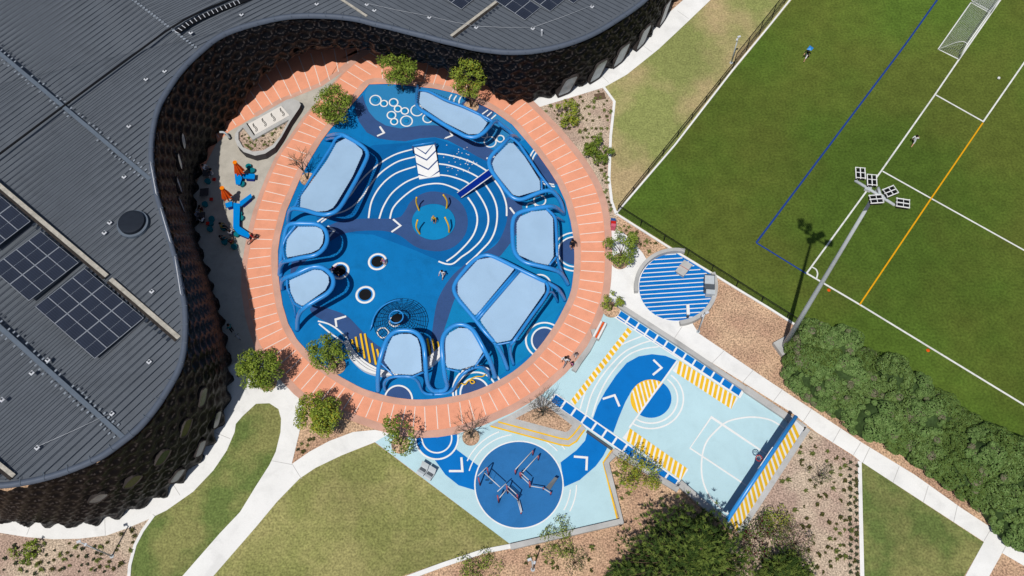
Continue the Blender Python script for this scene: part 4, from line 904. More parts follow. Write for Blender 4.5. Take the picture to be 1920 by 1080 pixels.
def wall(px, wd, h, m, name, label, cat='wall', z0=0, smooth=0, closed=False):
    pts = [P(x, y, h) for x, y in px]
    if smooth: pts = cr(pts, smooth, closed)
    N = len(pts); vs = []
    for i in range(N):
        a, b = (pts[i-1], pts[(i+1) % N]) if closed else (pts[max(i-1, 0)], pts[min(i+1, N-1)])
        tt = (b-a).normalized(); nn = Vector((-tt.y, tt.x, 0)); k = 1
        if 0 < i < N-1: t1 = (pts[i+1]-pts[i]).normalized(); k = 1/max(.6, abs(t1.dot(tt)))
        for sg, z in ((-1, z0), (-1, h), (1, h), (1, z0)): q = pts[i]+nn*sg*wd/2*k; vs.append(Vector((q.x, q.y, z)))
    mb = MB(); R2 = range(N if closed else N-1); mb.add(vs, [(i*4+k, ((i+1) % N)*4+k, ((i+1) % N)*4+k+1, i*4+k+1) for i in R2 for k in range(3)]+([] if closed else [(0, 1, 2, 3), (4*N-1, 4*N-2, 4*N-3, 4*N-4)]), m)
    return tag(mb.build(name), label, cat)
wall([(1152, 566), (1276, 646), (1397, 728)], .4, .35, 'concrete_grey', 'low_wall', 'low grey concrete wall between the white path and the upper row of blue squares')
wall([(1397, 728), (1440, 757), (1488, 789), (1510, 804)], .55, .3, 'concrete_grey', 'low_wall', 'low grey concrete edging at the right corner of the ball court')
wall([(1514, 803), (1386, 997)], .5, .3, 'concrete_grey', 'low_wall', 'low grey concrete wall behind the yellow striped slope')
wall([(1274, 905), (1320, 945), (1378, 990)], .55, .4, 'concrete_grey', 'low_wall', 'grey wall along the court under the large conifer shadow')
wall([(1150, 845), (1180, 862), (1225, 890), (1272, 918)], .45, .25, 'concrete_grey', 'low_wall', 'low grey wall beside the lower row of blue squares and the yellow shrub')
wall([(1151, 852), (1137, 868), (1166, 977), (957, 1025)], .42, .35, 'concrete_grey', 'low_wall', 'angled grey wall round the lower right corner of the coloured court')
wall([(1100, 808), (1148, 842)], .12, .35, 'steel_dark', 'low_wall', 'thin dark edge wall between the blue square row and the lower court')
wall([(957, 1024), (905, 1034), (830, 1059), (762, 1084), (700, 1112)], .35, .12, 'concrete', 'kerb', 'pale curved kerb along the bottom of the large lawn', 'kerb')
wall([(1612, 865), (1614, 960), (1617, 1090)], .3, .06, 'concrete', 'kerb', 'straight pale kerb on the left of the triangle lawn', 'kerb')
wall([(288, 966), (267, 995), (253, 1022), (243, 1060), (240, 1100)], .25, .06, 'concrete', 'kerb', 'pale curved kerb on the left of the small lawn', 'kerb')
wall([(1132, 163), (1152, 190), (1145, 255), (1142, 335), (1147, 378), (1155, 400)], .25, .08, 'concrete', 'kerb', 'thin pale kerb between the upper planting bed and the dry lawn', 'kerb')
wall([(1112, 617), (1116, 630), (1103, 655), (1086, 678), (1076, 694)], .42, .42, 'concrete_grey', 'low_wall', 'curved grey concrete seat wall at the right rim of the salmon ring')
t = thing('bench', 'orange slatted bench top on the curved grey seat wall', 'bench'); mb = MB()
A, B_ = P(1132, 604, .55), P(1117, 633, .55); dd = B_-A; ang = math.atan2(dd.y, dd.x); nn = Vector((-dd.y, dd.x, 0)).normalized()
mb = MB(); mb.box((A+B_)/2-Vector((0, 0, .3)), (dd.length, .6, .4), 'concrete_grey', ang); part(mb, 'base', t)
for k, m_ in ((-1, 'white'), (0, 'orange'), (1, 'white')): mb = MB(); mb.box((A+B_)/2+nn*k*.2, (dd.length, .15, .05), m_, ang); part(mb, 'slat', t)
# round floor walls, picnic things
arc1 = ell(1267.5, 536, 75, 68.5, 28, 172, 283); arc2 = ell(1267.5, 536, 75, 68.5, 24, -22, 84)
wall(arc1, .32, .5, 'concrete_grey', 'seat_wall', 'curved grey seat wall on the upper left of the striped round floor')
wall(arc2, .36, .5, 'concrete_grey', 'seat_wall', 'curved grey seat wall on the right of the striped round floor')
t = thing('table_tennis_table', 'grey table tennis table with orange centre marks on the striped floor', 'game table')
q = [P(1283, 487, .76), P(1299, 496, .76), P(1282, 518, .76), P(1266, 508, .76)]
mb = MB(); lo = [v-Vector((0, 0, .07)) for v in q]; mb.add(lo+q, [(0, 1, 2, 3), (7, 6, 5, 4), (0, 4, 5, 1), (1, 5, 6, 2), (2, 6, 7, 3), (3, 7, 4, 0)], 'concrete_grey')
part(mb, 'table_top', t)
m0, m1 = q[0].lerp(q[3], .5), q[1].lerp(q[2], .5)
mb = MB(); mb.tube([m0+Vector((0, 0, .1)), m1+Vector((0, 0, .1))], .03, 'orange', 5); mb.box((m0+m1)/2+Vector((0, 0, .07)), ((m1-m0).length, .02, .14), 'steel', math.atan2((m1-m0).y, (m1-m0).x)); part(mb, 'net', t)
for f in (.2, .8):
    c_ = q[0].lerp(q[3], f).lerp(q[1].lerp(q[2], f), .5); mb = MB(); mb.box((c_.x, c_.y, .36), (.7, .12, .66), 'concrete_grey', math.atan2((m1-m0).y, (m1-m0).x)); part(mb, 'leg', t)
t = thing('barbecue', 'dark steel barbecue cabinet at the right rim of the striped floor', 'barbecue')
c_ = P(1331, 528, .9); mb = MB(); mb.box((c_.x, c_.y, .48), (.85, 1.4, .9), 'steel_dark', -.1); part(mb, 'cabinet', t)
mb = MB(); mb.box((c_.x-.02, c_.y+.15, .96), (.8, .8, .06), 'steel', -.1); part(mb, 'hotplate', t); mb = MB(); mb.box((c_.x, c_.y-.9, .45), (.75, .45, .7), 'steel', -.1); part(mb, 'side_shelf', t)
t = thing('bench', 'short white bench beam near the bottom of the striped floor', 'bench'); A, B_ = P(1289.5, 571, .5), P(1290.5, 590, .5); dd = B_-A
mb = MB(); mb.box((A+B_)/2, (dd.length, .26, .12), 'white', math.atan2(dd.y, dd.x)); part(mb, 'seat', t)
mb = MB(); mb.cyl((B_.x, B_.y, 0), .12, .45, 'steel_dark', 12); part(mb, 'leg', t); mb = MB(); mb.cyl((A.x, A.y, 0), .1, .45, 'steel_dark', 12); part(mb, 'leg', t)
# steel double lounger on the lower court
t = thing('lounger', 'curved stainless steel lounger beside the lawn on the light blue court', 'lounger')
A, B_ = P(786, 877, .4), P(812, 893, .4); ax = (B_-A); L_ = ax.length; ax.normalize(); ay = Vector((-ax.y, ax.x, 0))
for k, (f0, f1) in enumerate(((0, .48), (.52, 1))):
    mb = MB(); prof = [(-.5, .35), (-.35, .45), (-.1, .35), (.15, .33), (.4, .55), (.6, .85)]; prof = [(p.x, p.y) for p in cr([(a, b, 0) for a, b in prof], 4)]; n_ = len(prof); vs = []
    for f in (f0, f1):
        for y, z in prof: q_ = A+ax*L_*f+ay*y*.9; vs.append((q_.x, q_.y, z))
    mb.add(vs+[(a, b, c_-.05) for a, b, c_ in vs], [(i, i+1, n_+i+1, n_+i) for i in range(n_-1)]+[(2*n_+i, 3*n_+i, 3*n_+i+1, 2*n_+i+1) for i in range(n_-1)], 'steel', True); part(mb, 'seat', t)
    mb = MB(); q_ = A+ax*L_*(f0+f1)/2; mb.box((q_.x, q_.y, .2), (L_*.4, .7, .3), 'steel_dark', math.atan2(ax.y, ax.x)); part(mb, 'base', t)
# colourful bin
t = thing('play_box', 'small red, pink and blue striped box beside the corner of the field fence', 'box'); b = P(1149, 425, 0)
for k, m_ in enumerate(('pink', 'red', 'cloth_blue')): mb = MB(); mb.box((b.x, b.y+(k-1)*.28, .4), (.42, .27, .8), m_, -.1); part(mb, 'panel', t)
# ================================================================== PLANTER SEAT, CAFE FURNITURE
t = thing('planter_seat', 'teardrop grey planter wall with a white deck and small plants', 'planter')
PO = [(459, 232), (448, 239), (441, 251), (440, 260), (445, 273), (457, 285), (478, 292), (497, 288), (515, 276), (528, 257), (544, 228), (561, 203), (564, 196), (560, 189), (548, 185), (537, 187), (527, 193)]
PI_ = [(455.5, 239), (474, 262), (542, 224), (526, 254), (511, 272), (493, 282), (474, 284), (455.5, 276), (447, 261), (447, 248)]
HH = .95
po = [P(x, y, HH) for x, y in PO]; pi2 = [P(x, y, HH) for x, y in PI_]
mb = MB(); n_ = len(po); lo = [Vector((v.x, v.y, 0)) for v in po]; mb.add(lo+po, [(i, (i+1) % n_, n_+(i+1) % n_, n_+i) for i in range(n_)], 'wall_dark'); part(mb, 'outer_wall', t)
tri = tessellate_polygon([po, pi2]); allv = po+pi2; fs = []
for q_ in tri:
    a, b, c_ = [allv[i] for i in q_]; crs = (b.x-a.x)*(c_.y-a.y)-(b.y-a.y)*(c_.x-a.x); fs.append(tuple(q_) if crs > 0 else (q_[0], q_[2], q_[1]))
mb = MB(); mb.add(allv, fs, 'concrete_grey'); mb.add([Vector((v.x, v.y, .6)) for v in pi2]+pi2, [(i, (i+1) % 10, 10+(i+1) % 10, 10+i) for i in range(10)], 'concrete_grey'); part(mb, 'coping', t)
mb = MB(); mb.flat([Vector((v.x, v.y, .72)) for v in pi2], 'mulch_grey'); part(mb, 'soil', t)
mb = MB(); mb.prism([P(x, y, HH) for x, y in ((527.5, 199), (543, 217), (477.5, 254), (464, 234))][::-1], HH-.1, HH+.06, 'deck'); part(mb, 'deck', t)
mb = MB(); mb.prism([P(x, y, HH) for x, y in ((462, 232), (464, 231.5), (478.5, 253), (476.5, 254.5))][::-1], HH, HH+.07, 'black'); part(mb, 'trim', t)
for k in range(4):
    cx, cy = 400+425/5.4+k*16.9, 150+480/5.4-k*9.6; mb = MB(); 
    pts = [(-4, -8), (-2, -3), (1, -1), (4, 3), (4, 6), (2, 8), (0, 7), (2, 5), (0, 1), (-3, -1), (-5, -6)]
    mb.tube([P(cx+a*.95, cy+b*.95, HH+.075) for a, b in pts], .028, 'black', 4, closed=True); part(mb, 'leaf_motif', t)
t = thing('drinking_fountain', 'curved steel drinking fountain at the shadow edge by the planter', 'fountain'); b = P(432.5, 261, 0)
mb = MB(); mb.cyl(b, .16, .25, 'black', 14); part(mb, 'foot', t)
mb = MB(); mb.tube(cr([b+Vector((0, 0, .1)), b+Vector((-.15, .05, .7)), b+Vector((-.4, .1, 1.0)), b+Vector((-.75, .12, 1.0))], 5), [.1]*16, 'steel', 10); part(mb, 'arm', t)
def parasol(x, y, label):
    t = thing('parasol', label, 'parasol', P(x, y, 0), 0, 'closed orange parasols'); mb = MB(); mb.tube([(0, 0, 0), (0, 0, 3.0)], .035, 'steel_dark', 8); part(mb, 'pole', t)
    mb = MB(); n_ = 16; vs = []
    for j, (z, rr) in enumerate(((2.95, .16), (2.6, .2), (2.1, .34), (1.65, .46), (1.35, .5))):
        for k in range(n_): a = 2*PI*k/n_; q_ = rr*(1 if k % 2 else (.9-.1*j)); vs.append((q_*math.cos(a), q_*math.sin(a), z+(.12 if (k % 2 == 0 and j == 4) else 0)))
    mb.add(vs, [(j*n_+k, (j+1)*n_+k, (j+1)*n_+(k+1) % n_, j*n_+(k+1) % n_) for j in range(4) for k in range(n_)], 'orange'); part(mb, 'canopy', t)
    mb = MB(); mb.cyl((0, 0, 2.93), .2, .08, 'orange_light', 16); part(mb, 'cap', t)
parasol(458, 338, 'closed orange parasol nearest the planter'); parasol(435, 385, 'closed orange parasol at the long blue table')
def blocktable(px, label, h=.72):
    t = thing('table', label, 'table', (0, 0, 0), 0, 'bright blue zigzag tables'); 
    for i, pp in enumerate(px):
        pts = [P(x, y, h) for x, y in pp]
        a_ = sum(p.x*q_.y-q_.x*p.y for p, q_ in zip(pts, pts[1:]+pts[:1]))
        if a_ < 0: pts = pts[::-1]
        mb = MB(); mb.prism(pts, h-.12-.002*i, h-.003*i, 'table_blue'); part(mb, 'table_top', t)
        c_ = sum((p for p in pts), Vector())/len(pts); sm = [c_+(p-c_)*.72 for p in pts]; mb = MB(); mb.prism(sm, .09, h-.13, 'slide_blue'); part(mb, 'base', t)
blocktable([[(439.6, 321), (448, 323), (455, 330), (450, 346), (442, 345), (440.5, 334)], [(455.5, 325), (478, 326), (477, 335), (456.5, 334)]], 'small bright blue two-armed table beside the upper parasol')
blocktable([[(422, 381), (435, 377), (436, 386), (424, 389)], [(437.5, 380), (450, 381.5), (448.5, 423), (450, 426), (437, 427)], [(449, 378), (470, 363), (472.5, 369), (451, 387)], [(437.2, 427.5), (449, 424.5), (469, 438), (466, 446), (446, 438)]], 'long bright blue zigzag table beside the lower parasol')
stool_lab = {(468, 314): 'dark teal stool above the small blue table', (475, 321): 'teal stool at the right arm of the small blue table', (456, 346): 'teal stool just below the small blue table', (451, 402): 'upper teal stool right of the long blue table', (454, 410): 'lower teal stool right of the long blue table', (391.6, 340.6): 'teal stool at the uppermost shaded table', (386.5, 383.5): 'teal stool at the middle shaded table', (399, 411): 'topmost of three teal stools at the lowest shaded table', (397, 419): 'middle of three teal stools at the lowest shaded table', (396, 430): 'lowest of three teal stools at the lowest shaded table', (423, 454): 'teal stool under the person left of the long table end', (441, 463): 'teal stool under the lowest seated person', (421, 428): 'dark stool under the person in a tan shirt', (446.5, 440): 'teal stool tucked against the lower end of the long table'}
st0 = thing('stool', stool_lab[(468, 314)], 'stool', P(468, 316, 0), 0, 'teal round stools'); mb = MB(); mb.cyl((0, 0, 0), .2, .38, 'teal', 18, .26); part(mb, 'base', st0); mb = MB(); mb.cyl((0, 0, .382), .27, .08, 'teal', 18); part(mb, 'seat', st0)
for (x, y), lb in list(stool_lab.items())[1:]: dup(st0, P(x, y+3, 0), 0, lb)
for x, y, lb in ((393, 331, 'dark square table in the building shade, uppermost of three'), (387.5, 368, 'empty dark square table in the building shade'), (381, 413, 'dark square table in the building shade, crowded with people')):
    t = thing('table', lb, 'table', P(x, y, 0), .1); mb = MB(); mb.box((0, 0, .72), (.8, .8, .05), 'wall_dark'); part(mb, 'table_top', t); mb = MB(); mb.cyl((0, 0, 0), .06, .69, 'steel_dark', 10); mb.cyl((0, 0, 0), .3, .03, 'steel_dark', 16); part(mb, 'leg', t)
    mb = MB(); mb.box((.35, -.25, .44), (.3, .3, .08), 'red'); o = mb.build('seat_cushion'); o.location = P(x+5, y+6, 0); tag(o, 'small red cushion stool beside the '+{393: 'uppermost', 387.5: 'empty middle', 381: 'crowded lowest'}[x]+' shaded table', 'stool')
# ================================================================== FIELD FURNITURE
t = thing('floodlight_mast', 'tall galvanised floodlight mast with five lamp heads beside the sports field', 'floodlight mast')
b = P(1468, 652, 0); top = Vector((b.x, b.y, 24.6))
mb = MB(); mb.box((b.x, b.y, .25), (1.3, 1.3, .5), 'concrete_grey', .5); part(mb, 'footing', t)
mb = MB(); mb.tube([Vector((b.x, b.y, z)) for z in (.3, 8, 16, 24.6)], [.21, .18, .14, .10], 'steel', 14); mb.cyl((b.x, b.y, .3), .5, .12, 'steel', 12); part(mb, 'pole', t)
mb = MB(); z = 24.9; A, B_ = P(1603, 338, z), P(1678, 385, z); mb.tube([A, B_], .09, 'steel', 8)
m_ = P(1651, 368, z); mb.tube([Vector((b.x, b.y, 24.3)), Vector((b.x, b.y, z)), m_], .09, 'steel', 8)
for q_ in ((1627.5, 354), (1655, 371)): v = P(*q_, z); mb.box(v, (.36, .3, .2), 'steel', -.5)
part(mb, 'crossarm', t)
for (x, y), (ax_, ay_), rz in (((1612, 327), (1605, 338), 1.45), ((1633.5, 340), (1630, 354), 1.45), ((1668, 361), (1658, 370), .4), ((1641.5, 375.5), (1652, 370), .06), ((1691.5, 383), (1678, 384), -.2)):
    c_ = P(x, y, 25.1); a_ = P(ax_, ay_, 24.95)
    mb = MB(); mb.tube([a_, c_], .05, 'steel', 6); hl, hw = .72, .54
    u = Vector((math.cos(rz), math.sin(rz), 0)); v = Vector((-u.y, u.x, 0))
    for k in (-1.5, -.5, .5, 1.5):
        mb.box(c_+v*k*hw/4*1.05, (hl, hw/4*.7, .2), 'black', rz)
    part(mb, 'lamp_head', t)
    mb = MB()
    for k in (-2, 0, 2): mb.box(c_+v*k*hw/4+Vector((0, 0, .14)), (hl+.08, .05, .05), 'white', rz)
    for f in (-.5, .02, .5): mb.box(c_+u*f*hl+Vector((0, 0, .18)), (.03, hw+.06, .05), 'white', rz)
    part(mb, 'lamp_cradle', t)
def fence(px, h, label, step=2.5, hs=None):
    t = thing('fence', label, 'fence'); pts = [P(x, y, 0) for x, y in px]; rs = resample(pts, step)
    for i, p in enumerate(rs): mb = MB(); mb.tube([p, p+Vector((0, 0, h))], .035, 'black', 6); part(mb, 'post', t)
    mb = MB(); mb.tube([p+Vector((0, 0, h)) for p in (rs[0], rs[-1])], .035, 'black', 6); part(mb, 'top_rail', t)
    mb = MB()
    d = (rs[-1]-rs[0]); L_ = d.length; n_ = int(L_/.11); 
    for k in range(n_): q = rs[0]+d*k/n_; mb.tube([q+Vector((0, 0, .05)), q+Vector((0, 0, h))], .0045, 'black', 3, False, False, False)
    for j in range(int(h/.18)): mb.tube([rs[0]+Vector((0, 0, .06+j*.18)), rs[-1]+Vector((0, 0, .06+j*.18))], .0055, 'black', 3, False)
    part(mb, 'mesh_panel', t)
fence([(1158, 397), (1374, 128)], 1.1, 'low black mesh fence running up from the field corner')
fence([(1374, 128), (1470, 8), (1520, -55)], 2.2, 'taller black mesh fence at the top of the sports field')
fence([(1158, 397), (1480, 600), (1640, 700), (1960, 905)], 1.15, 'low black mesh fence along the side of the field towards the hedge')
wall([(1155, 400), (1265, 272), (1374, 131), (1441, 50), (1525, -55)], .16, .12, 'concrete', 'kerb', 'white concrete kerb under the upper field fence', 'kerb')
wall([(1155, 400), (1265, 470), (1330, 509), (1382, 541), (1440, 576), (1492, 609), (1640, 703)], .18, .12, 'concrete', 'kerb', 'white concrete kerb under the lower field fence', 'kerb')
def goal(f0, f1, k0, k1, label):
    t = thing('football_goal', label, 'goal'); F0, F1, K0, K1 = P(*f0), P(*f1), P(*k0), P(*k1); h = 2.2; U = Vector((0, 0, h))
    for a_ in (F0, F1): mb = MB(); mb.tube([a_, a_+U], .06, 'white', 8); part(mb, 'post', t)
    mb = MB(); mb.tube([F0+U, F1+U], .06, 'white', 8); part(mb, 'crossbar', t)
    mb = MB(); mb.tube([F0, K0, K1, F1], .06, 'white', 8); part(mb, 'base_frame', t)
    for a_, k_ in ((F0, K0), (F1, K1)): mb = MB(); mb.tube(cr([a_+U, a_+U+(k_-a_)*.35+Vector((0, 0, -.15)), k_], 5), .03, 'white', 6); part(mb, 'brace', t)
    mb = MB(); n1, n2 = 34, 16
    def top_(f, g): a_ = F0.lerp(F1, f)+U; k_ = K0.lerp(K1, f); p = a_.lerp(k_, g); p.z = h*(1-g)**.8 if g > 0 else h; p.z -= .25*math.sin(PI*f)*math.sin(PI*g); return p
    for i in range(n1+1): mb.tube([top_(i/n1, j/8) for j in range(9)], .007, 'net_white', 3, False, False, False)
    for j in range(n2+1): mb.tube([top_(i/10, j/n2) for i in range(11)], .007, 'net_white', 3, False, False, False)
    for a_, k_ in ((F0, K0), (F1, K1)):
        for j in range(12):
            f = j/12; p = a_.lerp(k_, f); mb.tube([p, Vector((p.x, p.y, h*(1-f)**.8))], .007, 'net_white', 3, False, False, False)
            mb.tube([a_+Vector((0, 0, h*f)), a_.lerp(k_, 1-f**1.25)+Vector((0, 0, h*f))], .007, 'net_white', 3, False, False, False)
    part(mb, 'net', t)
    return t
goal((1797, 111), (1857, 25), (1759, 92.5), (1820, 5), 'white football goal with net on the pitch line, whole and nearest')
goal((1859, 22), (1920, -66), (1822, 2), (1885, -88), 'white football goal cut off by the top edge of the picture')
mb = MB(); bm_r = .11
mb.v = []; 
for j in range(9):
    for k in range(14): a, b_ = PI*j/8, 2*PI*k/14; mb.v.append((bm_r*math.sin(a)*math.cos(b_), bm_r*math.sin(a)*math.sin(b_), bm_r+bm_r*math.cos(a)))
mm_ = [mb.mi('white'), mb.mi('black')]
for j in range(8):
    for k in range(14): mb.f.append((j*14+k, (j+1)*14+k, (j+1)*14+(k+1) % 14, j*14+(k+1) % 14)); mb.m.append(mm_[1] if (j*5+k*3) % 7 == 0 else mm_[0]); mb.sm.append(True)
o = mb.build('football'); o.location = P(1871.5, 148, .01); o.scale = (1.3,)*3; tag(o, 'white football lying on the grass right of the goal', 'ball')
for x, y, lb in ((1554, 544, 'small orange marker disc near the pitch corner'), (1740, 657, 'small orange marker disc outside the long white touchline')):
    mb = MB(); mb.cyl((0, 0, .01), .15, .05, 'orange', 14, .05); o = mb.build('marker_disc'); o.location = P(x, y, .01); tag(o, lb, 'marker')
def lamp(x, y, h, label, name='lamp_post', cat='lamp post', arm=(0, 0)):
    t = thing(name, label, cat, P(x, y, 0)); mb = MB(); mb.tube([(0, 0, 0), (0, 0, h)], [.07, .05], 'steel', 8); mb.cyl((0, 0, 0), .16, .06, 'steel', 12); part(mb, 'pole', t)
    mb = MB(); mb.tube([(0, 0, h), (arm[0], arm[1], h+.05)], .035, 'steel', 6)
    part(mb, 'bracket', t); mb = MB()
    mb.box((arm[0], arm[1], h+.05), (.3, .18, .08), 'alu', .4); mb.box((-arm[0]*.8, -arm[1]*.8, h-.15), (.22, .16, .08), 'alu', 1.2); part(mb, 'lamp_head', t)
lamp(1309, 622, 3.6, 'slim grey lamp post on the mulch beside the striped round floor', arm=(.2, .1))
lamp(1371, 118, 3.6, 'slim grey lamp post on the dry lawn by the taller fence', arm=(.1, .1))
lamp(210, 1043, 5.2, 'slim grey lamp post on the planted bed at the bottom left', arm=(-.25, .1))
lamp(999, 1068, 3.6, 'slim grey lamp post on the mulch at the bottom centre', arm=(-.2, .1))
mb = MB(); mb.box((0, 0, .03), (1.0, .75, .05), 'bark'); o = mb.build('access_cover'); o.location = P(1125, 181, 0); o.rotation_euler.z = .2; tag(o, 'brown rectangular access cover in the upper planting bed', 'access cover')
for x, y, lb in ((380, 856, 'round drain cover on the white path at the foot of the black wall'), (448, 704, 'round dark drain cover in the shaded path by the round green tree')): mb = MB(); mb.cyl((0, 0, .012), .16, .02, 'steel_dark', 20); o = mb.build('drain_cover'); o.location = P(x, y, 0); tag(o, lb, 'drain cover')
mb = MB(); mb.box((0, 0, 1.0), (.5, .3, 2.0), 'red', .3); mb.box((0, 0, 2.03), (.6, .4, .06), 'black', .3); o = mb.build('sign_pillar'); q_ = P(924, 149, 0); o.location = q_; tag(o, 'red pillar standing under the black wall at the top right of the ring', 'sign')
# ================================================================== PLANTS
def leafball(mb, c, rx, rz, n, size, mats, rnd=random, shell=.55, up=.5):
    for _ in range(n):
        while True:
            d = Vector((rnd.gauss(0, 1), rnd.gauss(0, 1), rnd.gauss(0, 1)))
            if d.length > .1: break
        d.normalize(); rr = shell+(1-shell)*rnd.random(); p = Vector((c[0]+d.x*rx*rr, c[1]+d.y*rx*rr, c[2]+d.z*rz*rr))
        nn = (d+Vector((rnd.gauss(0, .5), rnd.gauss(0, .5), up+rnd.gauss(0, .4)))).normalized(); u = nn.orthogonal().normalized(); a = rnd.random()*6.28
        v = nn.cross(u); u, v = u*math.cos(a)+v*math.sin(a), v*math.cos(a)-u*math.sin(a); s_ = size*(.6+.8*rnd.random())
        mb.add([p-u*s_, p+v*s_*.5+nn*s_*.12, p+u*s_, p-v*s_*.5+nn*s_*.12], [(0, 1, 2, 3)], mats[int(rnd.random()**1.3*len(mats))])
def trunk_mb(h, r, limbs, spread, rnd, m='bark', lean=(0, 0)):
    mb = MB(); mb.tube([(0, 0, 0), (lean[0]*.4, lean[1]*.4, h*.5), (lean[0], lean[1], h)], [r, r*.75, r*.5], m, 8); tips = []
    for k in range(limbs):
        a = 2*PI*k/limbs+rnd.uniform(-.3, .3); z0 = h*rnd.uniform(.45, .8); s_ = spread*rnd.uniform(.6, 1)
        e = Vector((lean[0]+math.cos(a)*s_, lean[1]+math.sin(a)*s_, h*rnd.uniform(1.0, 1.4))); st = Vector((lean[0]*z0/h, lean[1]*z0/h, z0)); md = st.lerp(e, .5)+Vector((0, 0, .15))
        mb.tube([st, md, e], [r*.42, r*.3, r*.12], m, 6); tips.append(e)
    return mb, tips
def green_tree(x, y, h, cr_, dens, label, mats, seed, pit=True, clumps=26, soil=True):
    rnd = random.Random(seed); t = thing('tree', label, 'tree', P(x, y, .02), rnd.random()*6, 'small leafy trees around the playground'); th = h*.5
    mb, tips = trunk_mb(th, .09, 7, cr_*.6, rnd); part(mb, 'trunk', t)
    mb = MB(); cz = h*.66; hz = h*.36
    for k in range(int(clumps*1.45)):
        a = rnd.random()*2*PI; rr = cr_*math.sqrt(rnd.random())*.92; z = cz+hz*rnd.uniform(-.75, .95)*math.sqrt(max(.05, 1-(rr/cr_)**2)); s_ = rnd.uniform(.28, .48)*cr_*.8
        leafball(mb, (math.cos(a)*rr, math.sin(a)*rr, z), s_, s_*.8, int(dens*s_*s_*420), .092, mats, rnd)
    part(mb, 'crown', t)
    if pit: mb = MB(); mb.cyl((0, 0, 0), .75, .05, 'mulch', 24); mb.v = [(a, b, c_+.03) for a, b, c_ in mb.v]; part(mb, 'root_mulch', t)
    return t
LA = ['leaf_a', 'leaf_b', 'leaf_a', 'leaf_c']; LB = ['leaf_b', 'leaf_a', 'leaf_y', 'leaf_a']
green_tree(756, 171, 5.6, 1.75, .8, 'round leafy tree at the top left of the play floor, between two salmon ring joints', LA, 11, False, 30)
green_tree(883, 201, 6.4, 1.55, .9, 'leafy tree standing above the long slanting canopy at the top right', LB, 12, True, 26)
green_tree(634, 232, 4.4, 1.8, .8, 'leafy tree on the ring at the upper left of the play floor', LA, 13, False, 30)
green_tree(632, 687, 4.6, 1.55, .9, 'leafy tree inside the play floor left of the white steps', LA, 14, True, 26)
green_tree(503, 718, 4.6, 1.75, 1.1, 'dense round tree on the white path at the lower left of the ring', LA, 15, True, 32)
green_tree(612, 797, 4.2, 1.75, 1.1, 'bushy bright green tree in the mulch wedge below the ring', LB, 16, False, 32)
green_tree(751, 834, 4.0, 1.5, .6, 'loose half bare leafy tree by the lower ring and light blue court', LA, 17, True, 18)
green_tree(1162, 491, 4.4, 1.5, .95, 'airy young tree in a round pit on the white paving', LA, 18, True, 17)
green_tree(1146, 581, 2.4, .9, 1.1, 'smallest sparse tree at the upper corner of the ball court', LB, 19, True, 10)
def shrub(x, y, h, r_, dens, label, mats, seed, size=.09, clumps=16, group=None):
    rnd = random.Random(seed); t = thing('shrub', label, 'shrub', P(x, y, 0), 0, group); mb = MB()
    for k in range(6): a = 2*PI*k/6; mb.tube([(0, 0, 0), (math.cos(a)*r_*.5, math.sin(a)*r_*.5, h*.7)], [.03, .012], 'bark', 5)
    part(mb, 'stem', t); mb = MB()
    for k in range(clumps):
        a = rnd.random()*2*PI; rr = r_*math.sqrt(rnd.random()); s_ = r_*rnd.uniform(.25, .42)
        leafball(mb, (math.cos(a)*rr, math.sin(a)*rr, h*rnd.uniform(.35, .95)), s_, s_*.8, int(dens*s_*s_*380), size, mats, rnd)
    part(mb, 'foliage', t); return t
shrub(1064, 226, 2.2, 1.15, 1.4, 'upright sparse shrub in the upper bed near the building path', ['leaf_b', 'leaf_y', 'leaf_a'], 21)
shrub(1122, 297, 2.0, 1.35, 1.7, 'round olive shrub in the upper bed beside the ring', ['leaf_a', 'leaf_c', 'leaf_a'], 22)
shrub(1192, 898, 2.6, 1.5, .9, 'wide yellow green shrub beside the lower row of blue squares', ['leaf_y', 'leaf_b', 'leaf_a'], 23, .08, 22)
shrub(68, 1032, .8, .65, .8, 'brightest green shrub in the bottom left bed', ['leaf_b', 'leaf_a'], 24)
shrub(30, 1040, .6, .45, .8, 'small green shrub left of the brightest one in the bottom left bed', ['leaf_b', 'leaf_a'], 25); shrub(52, 1045, .6, .5, .8, 'low green shrub below the brightest one in the bottom left bed', ['leaf_a', 'leaf_c'], 26)
shrub(1535, 893, 1.6, 1.0, .5, 'grey twiggy shrub in the bed right of the striped slope', ['twig', 'twig', 'leaf_c'], 27, .06)
shrub(1455, 965, 1.0, 1.4, .7, 'low spreading yellowish shrub just below the end of the striped slope', ['leaf_b', 'tuft_c', 'leaf_y'], 28, .07)
shrub(1078, 1055, 1.0, 1.0, .55, 'grey green twiggy shrub on the mulch at the bottom centre', ['tuft_b', 'leaf_c'], 29, .06)
shrub(1050, 1010, .5, 1.6, .6, 'low patch of green plants against the angled grey wall', ['tuft_c', 'leaf_b'], 30, .07, 22)
shrub(900, 1062, .5, 1.5, .6, 'low patch of green plants below the curved lawn kerb', ['tuft_c', 'leaf_b'], 31, .07, 20)
